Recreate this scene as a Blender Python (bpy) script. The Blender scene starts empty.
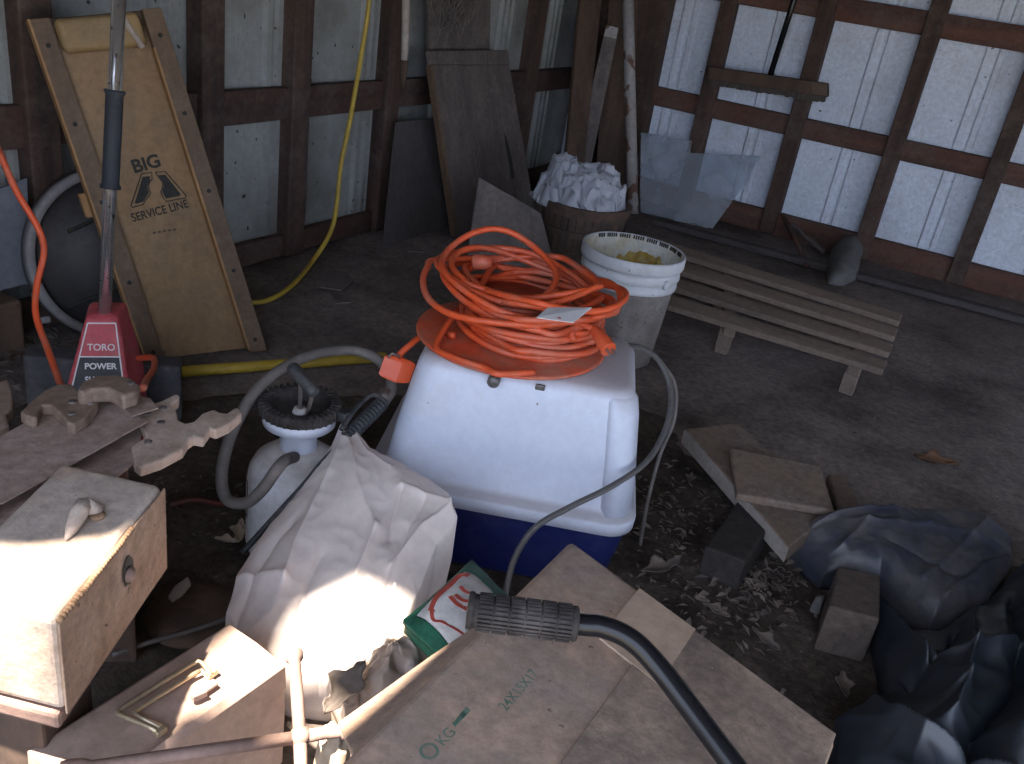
import bpy, math, random
from mathutils import Vector, Matrix, noise
random.seed(7)
V = Vector
sc = bpy.context.scene
COL = sc.collection

# ------------------------------------------------------------------ camera, sky, sun, exposure
F_PX, CX, CY, EYE = 900.0, 512.0, 382.0, V((0, 0, 1.25))
AX = V((0.8612446, 0.32675947, -0.38921202))     # room axes seen by the camera (right, down, forward)
AY = V((0.48732465, -0.31382246, 0.81488045))
AZ = V((0.14412643, -0.89148399, -0.42951584))
cam = bpy.data.objects.new('camera', bpy.data.cameras.new('camera'))
COL.objects.link(cam)
cam.matrix_world = Matrix(((AX[0], -AX[1], -AX[2], EYE[0]), (AY[0], -AY[1], -AY[2], EYE[1]), (AZ[0], -AZ[1], -AZ[2], EYE[2]), (0, 0, 0, 1)))
cam.data.sensor_width = 36.0
cam.data.lens = F_PX / 1024 * 36
cam.data.clip_start = 0.02
sc.camera = cam

world = bpy.data.worlds.new('sky')
sc.world = world
world.use_nodes = True
bg = world.node_tree.nodes['Background']
bg.inputs[0].default_value = (0.74, 0.86, 1.12, 1)
bg.inputs[1].default_value = 1.0

SUN_DIR = V((0.20, 0.30, -0.92)).normalized()
sun = bpy.data.objects.new('sun', bpy.data.lights.new('sun', 'SUN'))
COL.objects.link(sun)
sun.rotation_euler = SUN_DIR.to_track_quat('-Z', 'Y').to_euler()
sun.location = (-3, -3, 6)
sun.data.energy = 12.0
sun.data.color = (1.0, 0.88, 0.74)
sun.data.angle = math.radians(1.6)

sc.view_settings.view_transform = 'Standard'
sc.view_settings.look = 'None'
sc.view_settings.gamma = 1.0
sc.view_settings.use_curve_mapping = False
sc.view_settings.exposure = 2.15

# ------------------------------------------------------------------ points of the place
def ray(px, py):
    d = V((px - CX, py - CY, F_PX))
    return V((AX.dot(d), AY.dot(d), AZ.dot(d)))
def at_z(px, py, z=0.0):
    d = ray(px, py); return EYE + d * ((z - EYE.z) / d.z)
def at_x(px, py, x):
    d = ray(px, py); return EYE + d * (x / d.x)
def at_y(px, py, y):
    d = ray(px, py); return EYE + d * (y / d.y)
def at_d(px, py, dist):
    return EYE + ray(px, py).normalized() * dist
def on_plane(px, py, p0, n):
    d = ray(px, py); return EYE + d * ((p0 - EYE).dot(n) / d.dot(n))

# ------------------------------------------------------------------ mesh builder
class MB:
    def __init__(s): s.v = []; s.f = []
    def add(s, vs, fs):
        k = len(s.v); s.v += [V(p) for p in vs]; s.f += [tuple(i + k for i in f) for f in fs]; return s
    def hexa(s, b, t):               # 4 bottom, 4 top corners, same order
        return s.add(list(b) + list(t), [(3, 2, 1, 0), (4, 5, 6, 7), (0, 1, 5, 4), (1, 2, 6, 5), (2, 3, 7, 6), (3, 0, 4, 7)])
    def box(s, lo, hi):
        (a, b, c), (d, e, f) = lo, hi
        return s.hexa([(a, b, c), (d, b, c), (d, e, c), (a, e, c)], [(a, b, f), (d, b, f), (d, e, f), (a, e, f)])
    def obox(s, o, ux, uy, uz):      # corner o and three edge vectors
        o, ux, uy, uz = V(o), V(ux), V(uy), V(uz)
        b = [o, o + ux, o + ux + uy, o + uy]
        return s.hexa(b, [p + uz for p in b])
    def prism(s, poly, ext):
        n = len(poly); ext = V(ext)
        vs = [V(p) for p in poly] + [V(p) + ext for p in poly]
        fs = [tuple(range(n - 1, -1, -1)), tuple(range(n, 2 * n))] + [(i, (i + 1) % n, n + (i + 1) % n, n + i) for i in range(n)]
        return s.add(vs, fs)
    def tube(s, pts, r, n=10, caps=True):
        pts = [V(p) for p in pts]; m = len(pts)
        rs = r if isinstance(r, (list, tuple)) else [r] * m
        tan = [(pts[min(i + 1, m - 1)] - pts[max(i - 1, 0)]).normalized() for i in range(m)]
        t0 = tan[0]; a = V((0, 0, 1)) if abs(t0.z) < 0.9 else V((1, 0, 0))
        nx = t0.cross(a).normalized(); vs = []
        for i in range(m):
            t = tan[i]; nx = (nx - t * nx.dot(t))
            nx = nx.normalized() if nx.length > 1e-6 else t.orthogonal().normalized()
            ny = t.cross(nx)
            for j in range(n):
                an = 2 * math.pi * j / n
                vs.append(pts[i] + (nx * math.cos(an) + ny * math.sin(an)) * rs[i])
        fs = [(i * n + j, i * n + (j + 1) % n, (i + 1) * n + (j + 1) % n, (i + 1) * n + j) for i in range(m - 1) for j in range(n)]
        if caps: fs += [tuple(range(n - 1, -1, -1)), tuple(range((m - 1) * n, m * n))]
        return s.add(vs, fs)
    def lathe(s, prof, o=(0, 0, 0), axis=(0, 0, 1), n=40, caps=True):   # prof: (radius, height)
        o = V(o); az = V(axis).normalized(); ax = az.orthogonal().normalized(); ay = az.cross(ax); vs = []
        for r, h in prof:
            for j in range(n):
                an = 2 * math.pi * j / n
                vs.append(o + az * h + (ax * math.cos(an) + ay * math.sin(an)) * r)
        m = len(prof)
        fs = [(i * n + j, i * n + (j + 1) % n, (i + 1) * n + (j + 1) % n, (i + 1) * n + j) for i in range(m - 1) for j in range(n)]
        if caps: fs += [tuple(range(n - 1, -1, -1)), tuple(range((m - 1) * n, m * n))]
        return s.add(vs, fs)
    def loft(s, rings, caps=True):
        n = len(rings[0]); vs = [V(p) for r in rings for p in r]; m = len(rings)
        fs = [(i * n + j, i * n + (j + 1) % n, (i + 1) * n + (j + 1) % n, (i + 1) * n + j) for i in range(m - 1) for j in range(n)]
        if caps: fs += [tuple(range(n - 1, -1, -1)), tuple(range((m - 1) * n, m * n))]
        return s.add(vs, fs)
    def grid(s, fn, nu, nv):
        vs = [fn(i / nu, j / nv) for j in range(nv + 1) for i in range(nu + 1)]; w = nu + 1
        return s.add(vs, [(j * w + i, j * w + i + 1, (j + 1) * w + i + 1, (j + 1) * w + i) for j in range(nv) for i in range(nu)])

def origin_of(o):
    return V(o['_org']) if o is not None and '_org' in o else V((0, 0, 0))
def build(name, mb, m, parent=None, smooth=False, bevel=0.0, seg=2, sub=0, solid=0.0, org=None, weld=False):
    if parent is not None: org = origin_of(parent)
    elif org is None:
        n = len(mb.v)
        org = V((sum(p.x for p in mb.v) / n, sum(p.y for p in mb.v) / n, min(p.z for p in mb.v)))
    me = bpy.data.meshes.new(name)
    me.from_pydata([tuple(p - org) for p in mb.v], [], mb.f)
    me.validate(); me.update()
    import bmesh
    b = bmesh.new(); b.from_mesh(me)
    if weld: bmesh.ops.remove_doubles(b, verts=b.verts, dist=1e-5)
    bmesh.ops.recalc_face_normals(b, faces=b.faces); b.to_mesh(me); b.free()
    if smooth:
        for p in me.polygons: p.use_smooth = True
    me.materials.append(m)
    o = bpy.data.objects.new(name, me)
    COL.objects.link(o)
    o['_org'] = tuple(org)
    if parent is not None: o.parent = parent
    else: o.location = org
    if solid:
        k = o.modifiers.new('solid', 'SOLIDIFY'); k.thickness = solid; k.offset = 0
    if bevel:
        k = o.modifiers.new('bevel', 'BEVEL'); k.width = bevel; k.segments = seg; k.limit_method = 'ANGLE'; k.angle_limit = math.radians(40)
        k.harden_normals = False
    if sub:
        k = o.modifiers.new('sub', 'SUBSURF'); k.levels = sub; k.render_levels = sub
    return o
def thing(name, label, cat, loc, group=None):
    o = bpy.data.objects.new(name, None); COL.objects.link(o); o.empty_display_size = 0.1
    o.location = loc; o['_org'] = tuple(loc)
    return tag(o, label, cat, group)
def tag(o, label, cat, group=None):
    o['label'] = label; o['category'] = cat
    if group: o['group'] = group
    return o
def struct(o):
    o['kind'] = 'structure'; return o
def PQ(a, b, c, px):                    # a flat four-cornered sheet, fourth corner seen at px
    a, b, c = V(a), V(b), V(c); return Quad(a, b, c, on_plane(*px, a, (b - a).cross(c - a)))
class Quad:                          # a four-cornered sheet in space: (s, t, n) -> point
    def __init__(q, a, b, c, d):
        q.a, q.b, q.c, q.d = V(a), V(b), V(c), V(d)
        q.n = (q.b - q.a).cross(q.d - q.a).normalized()
        if q.n.dot(EYE - q.a) < 0: q.n = -q.n
    def __call__(q, s, t, n=0.0):
        return q.a * (1 - s) * (1 - t) + q.b * s * (1 - t) + q.c * s * t + q.d * (1 - s) * t + q.n * n
    def slab(q, mb, s0, s1, t0, t1, n0, n1):
        r = [(s0, t0), (s1, t0), (s1, t1), (s0, t1)]
        return mb.hexa([q(s, t, n0) for s, t in r], [q(s, t, n1) for s, t in r])
def smoothpath(pts, k=8):            # Catmull-Rom through the points
    P = [V(p) for p in pts]; P = [P[0] * 2 - P[1]] + P + [P[-1] * 2 - P[-2]]; out = []
    for i in range(1, len(P) - 2):
        for j in range(k):
            t = j / k
            out.append(0.5 * ((2 * P[i]) + (P[i + 1] - P[i - 1]) * t + (2 * P[i - 1] - 5 * P[i] + 4 * P[i + 1] - P[i + 2]) * t * t + (3 * P[i] - P[i - 1] - 3 * P[i + 1] + P[i + 2]) * t ** 3))
    out.append(P[-2]); return out
def resample(poly, m):
    P = [V(p) for p in poly]; L = [(P[(i + 1) % len(P)] - P[i]).length for i in range(len(P))]; T = sum(L); out = []
    for j in range(m):
        d = T * j / m; i = 0
        while d > L[i]: d -= L[i]; i += 1
        out.append(P[i].lerp(P[(i + 1) % len(P)], d / max(L[i], 1e-9)))
    return out
def heap(outline, bulge, drop_z, amp=0.01, fr=12, rings=18, m=96, seed=0.0, inset=0.06, p=2.2, ridged=True, centre=None, axis=None, star=1.0):
    """a closed crumpled bag or heap of sheet: bulged skin over an outline, falling to drop_z"""
    mb = MB(); R = resample(outline, m)
    c = centre or sum(R, V((0, 0, 0))) / m
    def crump(q):
        if axis is not None: q = q - axis * (q.dot(axis) * 0.78)
        s = q * fr + V((seed, seed * 1.7, seed * 0.3))
        a = noise.noise(s * 0.5) * 1.2
        if ridged: a += (0.6 - abs(noise.noise(s)) * 2.2) * 0.7 + (0.5 - abs(noise.noise(s * 2.1 + V((5, 1, 9)))) * 2) * 0.35
        else: a += noise.noise(s) * 0.6
        return a * amp
    rs = []
    for i in range(1, rings + 1):
        r = i / rings; ring = []
        for q in R:
            w = c.lerp(q, r); w.z += bulge * (1 - r ** p)
            h = crump(w)
            ring.append(w + V((crump(w + V((3, 3, 3))) * 0.4, crump(w + V((7, 1, 2))) * 0.4, h)))
        rs.append(ring)
    for f, ins in ((0.35, 0.0), (0.75, 0.5), (1.0, 1.0)):
        ring = []
        for q in R:
            w = q.lerp(c, inset * ins); w.z = q.z + (drop_z - q.z) * f
            w += V((crump(w + V((1, 1, 1))), crump(w + V((4, 4, 4))), 0)) * (0.9 if f < 1 else 0.3)
            ring.append(w)
        rs.append(ring)
    mb.loft(rs, caps=True)
    return mb
def fold_sheet(top, right, bottom, left, drop_z, nu=70, nv=80, amp=0.006, fr=16, seed=0.0, folds=(), bulge=0.02, axis=None, inset=0.0):
    """a slumped plastic sheet or bag: skin over four bent sides (top/bottom run left to right, left/right run downward), with sharp folds, falling to drop_z"""
    def along(P, t):
        P = [V(p) for p in P]; L = [(P[i + 1] - P[i]).length for i in range(len(P) - 1)]; d = t * sum(L)
        for i, l in enumerate(L):
            if d <= l or i == len(L) - 1: return P[i].lerp(P[i + 1], min(1, d / l))
            d -= l
    def skin(u, v):
        a, b_, c, d = along(top, u), along(bottom, u), along(left, v), along(right, v)
        p = a * (1 - v) + b_ * v + c * (1 - u) + d * u - (V(top[0]) * (1 - u) * (1 - v) + V(top[-1]) * u * (1 - v) + V(bottom[0]) * (1 - u) * v + V(bottom[-1]) * u * v)
        e = (1 - abs(2 * u - 1) ** 5) * (1 - abs(2 * v - 1) ** 5)
        q = p if axis is None else p - axis * (p.dot(axis) * 0.7)
        k = q * fr + V((seed, seed * 1.3, seed * .7))
        h = bulge * e + amp * (1.3 * noise.noise(k * .4) + (0.5 - 2 * abs(noise.noise(k))) + 0.5 * (0.5 - 2 * abs(noise.noise(k * 2.3 + V((3, 8, 1))))))
        for (u0, v0, u1, v1, hh, w) in folds:
            du, dv = u1 - u0, v1 - v0; t = max(0, min(1, ((u - u0) * du + (v - v0) * dv) / (du * du + dv * dv)))
            dd = math.hypot(u - u0 - t * du, v - v0 - t * dv); h += hh * math.exp(-dd / w)
        return p + V((0.3 * amp * noise.noise(k * 1.1 + V((9, 2, 4))), 0.3 * amp * noise.noise(k * 1.2), h))
    mb = MB(); mb.grid(skin, nu, nv); w = nu + 1
    rim = [i for i in range(nu)] + [j * w + nu for j in range(nv)] + [nv * w + i for i in range(nu, 0, -1)] + [j * w for j in range(nv, 0, -1)]
    c = sum((mb.v[i] for i in rim), V()) / len(rim); last = rim
    for f, ins in ((.3, 0.0), (.7, .4), (1.0, 1.0)):
        cur = []
        for n_, i in enumerate(rim):
            p = mb.v[i]; q = p.lerp(V((c.x, c.y, p.z)), inset * ins); q.z = p.z + (drop_z - p.z) * f
            k = q * 14 + V((seed, 1, 2)); q += V((noise.noise(k), noise.noise(k + V((5, 5, 5))), 0)) * amp * (2.0 if f < 1 else .6)
            cur.append(len(mb.v)); mb.v.append(q)
        m = len(rim); mb.f += [(last[i], last[(i + 1) % m], cur[(i + 1) % m], cur[i]) for i in range(m)]; last = cur
    mb.f.append(tuple(last)); return mb
def LQ(pa, pb, pc, pd, xt, z0=0.0):      # sheet leaning on the left wall: floor line pa-pb, top line pd-pc touching x = xt
    a, d = at_z(*pa, z0), at_x(*pd, xt); n = (d - a).cross(V((0, 1, 0)))
    return Quad(a, on_plane(*pb, a, n), on_plane(*pc, a, n), d)
def lettering(name, s, parent, o, ux, uy, size, m, out=0.0008, fat=0.0, sx=1.0):
    cu = bpy.data.curves.new(name, 'FONT'); cu.body = s; cu.size = 1.0; cu.offset = fat; cu.extrude = 0.0; cu.align_x = 'CENTER'; cu.align_y = 'CENTER'
    t = bpy.data.objects.new(name, cu); COL.objects.link(t)
    bpy.context.view_layer.update()
    me = bpy.data.meshes.new_from_object(t.evaluated_get(bpy.context.evaluated_depsgraph_get()))
    ux = V(ux).normalized(); uy = V(uy); uy = (uy - ux * uy.dot(ux)).normalized(); un = ux.cross(uy)
    if un.dot(EYE - V(o)) < 0: un = -un
    mb = MB(); mb.v = [V(o) + (ux * v.co.x * sx + uy * v.co.y) * size + un * out for v in me.vertices]; mb.f = [tuple(p.vertices) for p in me.polygons]
    bpy.data.objects.remove(t); bpy.data.curves.remove(cu); bpy.data.meshes.remove(me)
    return build(name, mb, m, parent)

# ------------------------------------------------------------------ materials (all procedural)
def mat(name, c1, c2=None, scale=8.0, rough=0.7, bump=0.0, bscale=None, grain=None, squash=0.94, dust=None, dust_amt=0.45, dust_scale=6.0, specks=None, speck_size=60.0, speck_cut=0.72, metal=0.0, spec=0.4, up_dust=0.0, lo=0.35, hi=0.65, trans=0.0, coat=0.0, fine=0.16, fscale=48.0):
    m = bpy.data.materials.new(name); m.use_nodes = True
    nt = m.node_tree; N, L = nt.nodes, nt.links
    P = N['Principled BSDF']
    tc = N.new('ShaderNodeTexCoord'); vec = tc.outputs['Object']
    if grain is not None:
        g = V(grain).normalized()
        d = N.new('ShaderNodeVectorMath'); d.operation = 'DOT_PRODUCT'; L.new(vec, d.inputs[0]); d.inputs[1].default_value = g
        sc_ = N.new('ShaderNodeVectorMath'); sc_.operation = 'SCALE'; sc_.inputs[0].default_value = g * squash; L.new(d.outputs['Value'], sc_.inputs['Scale'])
        su = N.new('ShaderNodeVectorMath'); su.operation = 'SUBTRACT'; L.new(vec, su.inputs[0]); L.new(sc_.outputs[0], su.inputs[1]); gv = su.outputs[0]
    else: gv = vec
    def nz(v, s, det=5.0, ro=0.6):
        n = N.new('ShaderNodeTexNoise'); n.inputs['Scale'].default_value = s; n.inputs['Detail'].default_value = det; n.inputs['Roughness'].default_value = ro
        L.new(v, n.inputs['Vector']); return n.outputs['Fac']
    def ramp(f, a, b):
        r = N.new('ShaderNodeMapRange'); r.inputs['From Min'].default_value = a; r.inputs['From Max'].default_value = b; L.new(f, r.inputs['Value']); return r.outputs[0]
    def mix(f, a, b):
        x = N.new('ShaderNodeMix'); x.data_type = 'RGBA'; L.new(f, x.inputs[0])
        for k, c in ((6, a), (7, b)):
            if isinstance(c, tuple): x.inputs[k].default_value = (*c, 1)
            else: L.new(c, x.inputs[k])
        return x.outputs[2]
    c2 = c2 or tuple(k * 0.7 for k in c1)
    col = mix(ramp(nz(gv, scale), lo, hi), c1, c2)
    if dust:
        f = ramp(nz(vec, dust_scale, 6.0, 0.68), 0.62 - dust_amt * 0.5, 0.78 - dust_amt * 0.3)
        k = N.new('ShaderNodeMath'); k.operation = 'MULTIPLY'; L.new(f, k.inputs[0]); k.inputs[1].default_value = min(1.0, dust_amt * 1.6)
        fac = k.outputs[0]
        if up_dust:
            ge = N.new('ShaderNodeNewGeometry'); sp = N.new('ShaderNodeSeparateXYZ'); L.new(ge.outputs['Normal'], sp.inputs[0])
            r = ramp(sp.outputs['Z'], 0.35, 0.95); k2 = N.new('ShaderNodeMath'); k2.operation = 'MULTIPLY'; L.new(r, k2.inputs[0]); k2.inputs[1].default_value = up_dust
            k3 = N.new('ShaderNodeMath'); k3.operation = 'MAXIMUM'; L.new(fac, k3.inputs[0]); L.new(k2.outputs[0], k3.inputs[1]); fac = k3.outputs[0]
        col = mix(fac, col, dust)
    if specks:
        col = mix(ramp(nz(vec, speck_size, 2.0, 0.5), speck_cut, speck_cut + 0.03), col, specks)
    if fine:
        r = N.new('ShaderNodeMapRange'); r.inputs['From Min'].default_value = 0.32; r.inputs['From Max'].default_value = 0.68; r.inputs['To Min'].default_value = 1 - fine * 1.5; r.inputs['To Max'].default_value = 1 + fine
        L.new(nz(vec, fscale, 8.0, 0.75), r.inputs['Value']); k = N.new('ShaderNodeVectorMath'); k.operation = 'SCALE'; L.new(col, k.inputs[0]); L.new(r.outputs[0], k.inputs['Scale']); col = k.outputs[0]
    L.new(col, P.inputs['Base Color'])
    P.inputs['Roughness'].default_value = rough; P.inputs['Metallic'].default_value = metal; P.inputs['Specular IOR Level'].default_value = spec
    if coat: P.inputs['Coat Weight'].default_value = coat
    if bump:
        b = N.new('ShaderNodeBump'); b.inputs['Strength'].default_value = min(bump, 1.0); b.inputs['Distance'].default_value = 0.004 * max(1.0, bump)
        L.new(nz(gv, bscale or scale * 2.5, 6.0, 0.65), b.inputs['Height']); L.new(b.outputs[0], P.inputs['Normal'])
    if trans:
        tr = N.new('ShaderNodeBsdfTranslucent'); L.new(col, tr.inputs[0]); mx = N.new('ShaderNodeMixShader'); mx.inputs[0].default_value = trans
        out = N['Material Output']; L.new(P.outputs[0], mx.inputs[1]); L.new(tr.outputs[0], mx.inputs[2]); L.new(mx.outputs[0], out.inputs[0])
    return m
UP = (0, 0, 1)
M = dict(
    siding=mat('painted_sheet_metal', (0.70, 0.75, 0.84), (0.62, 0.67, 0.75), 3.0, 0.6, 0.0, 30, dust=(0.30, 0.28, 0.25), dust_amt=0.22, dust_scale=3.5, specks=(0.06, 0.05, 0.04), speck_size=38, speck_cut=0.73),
    siding_shaded=mat('shaded_sheet_metal', (0.34, 0.345, 0.33), (0.24, 0.24, 0.225), 3.0, 0.6, 0.15, 30, grain=UP, dust=(0.12, 0.11, 0.09), dust_amt=0.4, dust_scale=3.0, specks=(0.04, 0.035, 0.03), speck_size=30, speck_cut=0.7),  # white siding darkened: the left wall's weaker light is put into the colour
    stud=mat('old_stud_wood', (0.090, 0.052, 0.039), (0.042, 0.027, 0.022), 14, 0.85, 0.6, grain=UP, dust=(0.14, 0.11, 0.09), dust_amt=0.3),
    girt_y=mat('girt_wood_left', (0.085, 0.042, 0.030), (0.045, 0.027, 0.022), 14, 0.85, 0.6, grain=(0, 1, 0), dust=(0.12, 0.10, 0.085), dust_amt=0.3),
    girt_x=mat('girt_wood_back', (0.14, 0.062, 0.042), (0.06, 0.033, 0.026), 12, 0.85, 0.6, grain=(1, 0, 0), dust=(0.13, 0.10, 0.085), dust_amt=0.3),
    dirt=mat('packed_dirt', (0.24, 0.20, 0.182), (0.10, 0.083, 0.075), 2.2, 0.95, 1.0, 24, dust=(0.30, 0.25, 0.225), dust_amt=0.38, dust_scale=1.6, specks=(0.45, 0.42, 0.39), speck_size=70, speck_cut=0.745, spec=0.15, fine=0.3),
    ground=mat('yard_ground', (0.20, 0.19, 0.12), (0.14, 0.13, 0.09), 3, 0.95),
    roof=mat('roof_boards', (0.10, 0.075, 0.055), (0.06, 0.045, 0.035), 10, 0.9, 0.4, grain=(0, 1, 0)),
    tan=mat('tan_plywood', (0.29, 0.175, 0.080), (0.22, 0.13, 0.06), 9, 0.55, 0.2, grain=UP, dust=(0.20, 0.14, 0.085), dust_amt=0.3, dust_scale=5),
    rail=mat('creeper_rail_wood', (0.155, 0.098, 0.055), (0.095, 0.06, 0.038), 12, 0.6, 0.3, grain=UP, dust=(0.17, 0.12, 0.08), dust_amt=0.3),
    edge=mat('raw_wood_edge', (0.36, 0.20, 0.085), (0.26, 0.145, 0.06), 20, 0.7, 0.2, grain=UP),
    vinyl=mat('tan_vinyl', (0.34, 0.22, 0.095), (0.25, 0.16, 0.07), 6, 0.6, 0.3, 12, dust=(0.23, 0.17, 0.10), dust_amt=0.35),
    ink=mat('black_ink', (0.022, 0.022, 0.020), (0.035, 0.033, 0.028), 40, 0.8),
    steel=mat('dull_steel', (0.24, 0.21, 0.19), (0.15, 0.12, 0.11), 20, 0.6, metal=0.5),
    chrome=mat('chrome_tube', (0.85, 0.85, 0.86), (0.70, 0.70, 0.70), 6, 0.20, metal=0.9, specks=(0.10, 0.05, 0.03), speck_size=55, speck_cut=0.66, fine=0.05),
    rubber=mat('black_rubber', (0.030, 0.032, 0.036), (0.022, 0.023, 0.026), 10, 0.6, 0.2, 60, dust=(0.16, 0.14, 0.125), dust_amt=0.25, dust_scale=12),
    grip=mat('dusty_rubber_grip', (0.034, 0.029, 0.028), (0.022, 0.019, 0.018), 14, 0.75, 0.2, 80, spec=0.25, dust=(0.12, 0.105, 0.10), dust_amt=0.35, dust_scale=18),
    foam=mat('slate_foam', (0.030, 0.034, 0.044), (0.020, 0.022, 0.028), 12, 0.7, 0.3, 60, dust=(0.14, 0.14, 0.14), dust_amt=0.2),
    red=mat('faded_red_plastic', (0.50, 0.080, 0.095), (0.43, 0.065, 0.075), 5, 0.5, dust=(0.38, 0.19, 0.17), dust_amt=0.25, dust_scale=14),
    black=mat('black_paint', (0.012, 0.012, 0.014), (0.008, 0.008, 0.010), 6, 0.25, spec=0.3, dust=(0.06, 0.055, 0.05), dust_amt=0.08, dust_scale=20, specks=(0.3, 0.3, 0.3), speck_size=90, speck_cut=0.76),
    darkpanel=mat('dark_label', (0.035, 0.035, 0.042), (0.05, 0.05, 0.055), 30, 0.6),
    white=mat('white_print', (0.72, 0.70, 0.70), (0.62, 0.60, 0.60), 30, 0.6, fine=0.05),
    orange=mat('orange_cord', (0.62, 0.085, 0.025), (0.50, 0.070, 0.022), 9, 0.42, dust=(0.42, 0.20, 0.14), dust_amt=0.3, dust_scale=10, fine=0.05),
    reel=mat('orange_reel_plastic', (0.60, 0.085, 0.03), (0.50, 0.075, 0.03), 5, 0.5, dust=(0.36, 0.19, 0.13), dust_amt=0.45, dust_scale=9),
    hood=mat('grey_white_plastic', (0.55, 0.58, 0.67), (0.50, 0.53, 0.62), 4, 0.42, dust=(0.36, 0.30, 0.26), dust_amt=0.16, dust_scale=5, up_dust=0.55, specks=(0.16, 0.13, 0.12), speck_size=46, speck_cut=0.75, fine=0.05),
    blue=mat('navy_plastic', (0.012, 0.019, 0.105), (0.009, 0.014, 0.080), 5, 0.4, dust=(0.06, 0.06, 0.10), dust_amt=0.2),
    tank=mat('white_tank_plastic', (0.72, 0.72, 0.74), (0.62, 0.61, 0.61), 6, 0.5, dust=(0.42, 0.35, 0.30), dust_amt=0.3, dust_scale=10, up_dust=0.75),
    hose=mat('dusty_grey_hose', (0.125, 0.11, 0.10), (0.085, 0.075, 0.07), 12, 0.65, dust=(0.20, 0.17, 0.15), dust_amt=0.35, dust_scale=14),
    clear=mat('greyed_tubing', (0.11, 0.105, 0.10), (0.075, 0.07, 0.07), 12, 0.3, dust=(0.2, 0.18, 0.16), dust_amt=0.3),
    pail=mat('dirty_white_pail', (0.66, 0.68, 0.72), (0.55, 0.56, 0.58), 6, 0.5, grain=UP, squash=0.7, dust=(0.30, 0.27, 0.24), dust_amt=0.25, dust_scale=9, specks=(0.07, 0.055, 0.045), speck_size=50, speck_cut=0.71, fine=0.05),
    pailbody=mat('grimy_pail_side', (0.34, 0.32, 0.31), (0.20, 0.175, 0.155), 9, 0.6, grain=UP, squash=0.7, dust=(0.10, 0.08, 0.065), dust_amt=0.45, dust_scale=12, specks=(0.09, 0.07, 0.06), speck_size=95, speck_cut=0.64, fine=0.25),
    pailin=mat('yellowed_pail_inside', (0.74, 0.75, 0.74), (0.64, 0.63, 0.54), 7, 0.5, dust=(0.50, 0.35, 0.05), dust_amt=0.36, dust_scale=5),
    basket=mat('basket_splint', (0.13, 0.085, 0.06), (0.07, 0.05, 0.042), 18, 0.85, 0.5, grain=UP, dust=(0.16, 0.13, 0.11), dust_amt=0.3),
    hoop=mat('basket_hoop', (0.15, 0.085, 0.06), (0.07, 0.05, 0.04), 14, 0.8, 0.5, dust=(0.16, 0.12, 0.10), dust_amt=0.3),
    plastic=mat('crumpled_white_plastic', (0.60, 0.62, 0.68), (0.52, 0.54, 0.60), 6, 0.4, trans=0.25, specks=(0.12, 0.10, 0.10), speck_size=40, speck_cut=0.72, fine=0.05),
    bag=mat('cloudy_plastic_bag', (0.74, 0.66, 0.62), (0.64, 0.56, 0.52), 5, 0.24, 0.0, 14, trans=0.2, dust=(0.52, 0.44, 0.39), dust_amt=0.2, dust_scale=6, spec=0.5, fine=0.05),
    wrap=mat('soiled_white_wrap', (0.52, 0.46, 0.43), (0.33, 0.25, 0.20), 12, 0.45, 0.3, 20, trans=0.15, dust=(0.27, 0.18, 0.125), dust_amt=0.5, dust_scale=14),
    greywood=mat('grey_plank', (0.145, 0.118, 0.106), (0.098, 0.08, 0.072), 14, 0.85, 0.5, grain=UP, dust=(0.24, 0.195, 0.17), dust_amt=0.25),
    greywood2=mat('grey_board', (0.165, 0.136, 0.124), (0.108, 0.09, 0.082), 14, 0.85, 0.5, grain=UP, dust=(0.24, 0.195, 0.175), dust_amt=0.3),
    darksheet=mat('dark_fibreboard', (0.085, 0.072, 0.070), (0.062, 0.053, 0.052), 5, 0.9, 0.2, 30),
    slat=mat('bench_slat_wood', (0.22, 0.165, 0.128), (0.135, 0.102, 0.082), 12, 0.85, 0.5, grain=(1, -0.1, 0), dust=(0.20, 0.155, 0.12), dust_amt=0.3),
    browood=mat('brown_board', (0.12, 0.075, 0.05), (0.07, 0.045, 0.033), 12, 0.85, 0.5, grain=UP),
    palewood=mat('painted_pole', (0.44, 0.42, 0.41), (0.30, 0.27, 0.25), 8, 0.7, 0.3, grain=UP, specks=(0.15, 0.08, 0.055), speck_size=9, speck_cut=0.56),
    pale_end=mat('pale_wood', (0.42, 0.36, 0.31), (0.33, 0.27, 0.23), 14, 0.8, 0.3),
    block=mat('concrete_block', (0.112, 0.084, 0.066), (0.072, 0.054, 0.043), 7, 0.92, 0.7, 40, dust=(0.125, 0.10, 0.09), dust_amt=0.35, dust_scale=8, fine=0.28),
    block_dark=mat('dark_block', (0.034, 0.028, 0.025), (0.022, 0.019, 0.018), 8, 0.9, 0.7, 40, dust=(0.06, 0.05, 0.045), dust_amt=0.3, fine=0.25),  # near-black version of the block colour
    block_pale=mat('pale_block', (0.36, 0.32, 0.29), (0.25, 0.215, 0.19), 9, 0.92, 0.8, 50, dust=(0.16, 0.14, 0.12), dust_amt=0.3),
    tile=mat('brown_paver', (0.195, 0.142, 0.108), (0.14, 0.10, 0.076), 6, 0.85, 0.4, 40, dust=(0.24, 0.20, 0.175), dust_amt=0.3, fine=0.24),
    tarp=mat('blue_tarp', (0.036, 0.044, 0.068), (0.022, 0.028, 0.046), 5, 0.42, 0.25, 24, dust=(0.098, 0.088, 0.086), dust_amt=0.55, dust_scale=8, spec=0.45),
    tarp2=mat('black_tarp', (0.024, 0.030, 0.040), (0.014, 0.018, 0.025), 5, 0.45, 0.25, 24, dust=(0.055, 0.052, 0.05), dust_amt=0.25, dust_scale=9, spec=0.6),
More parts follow.
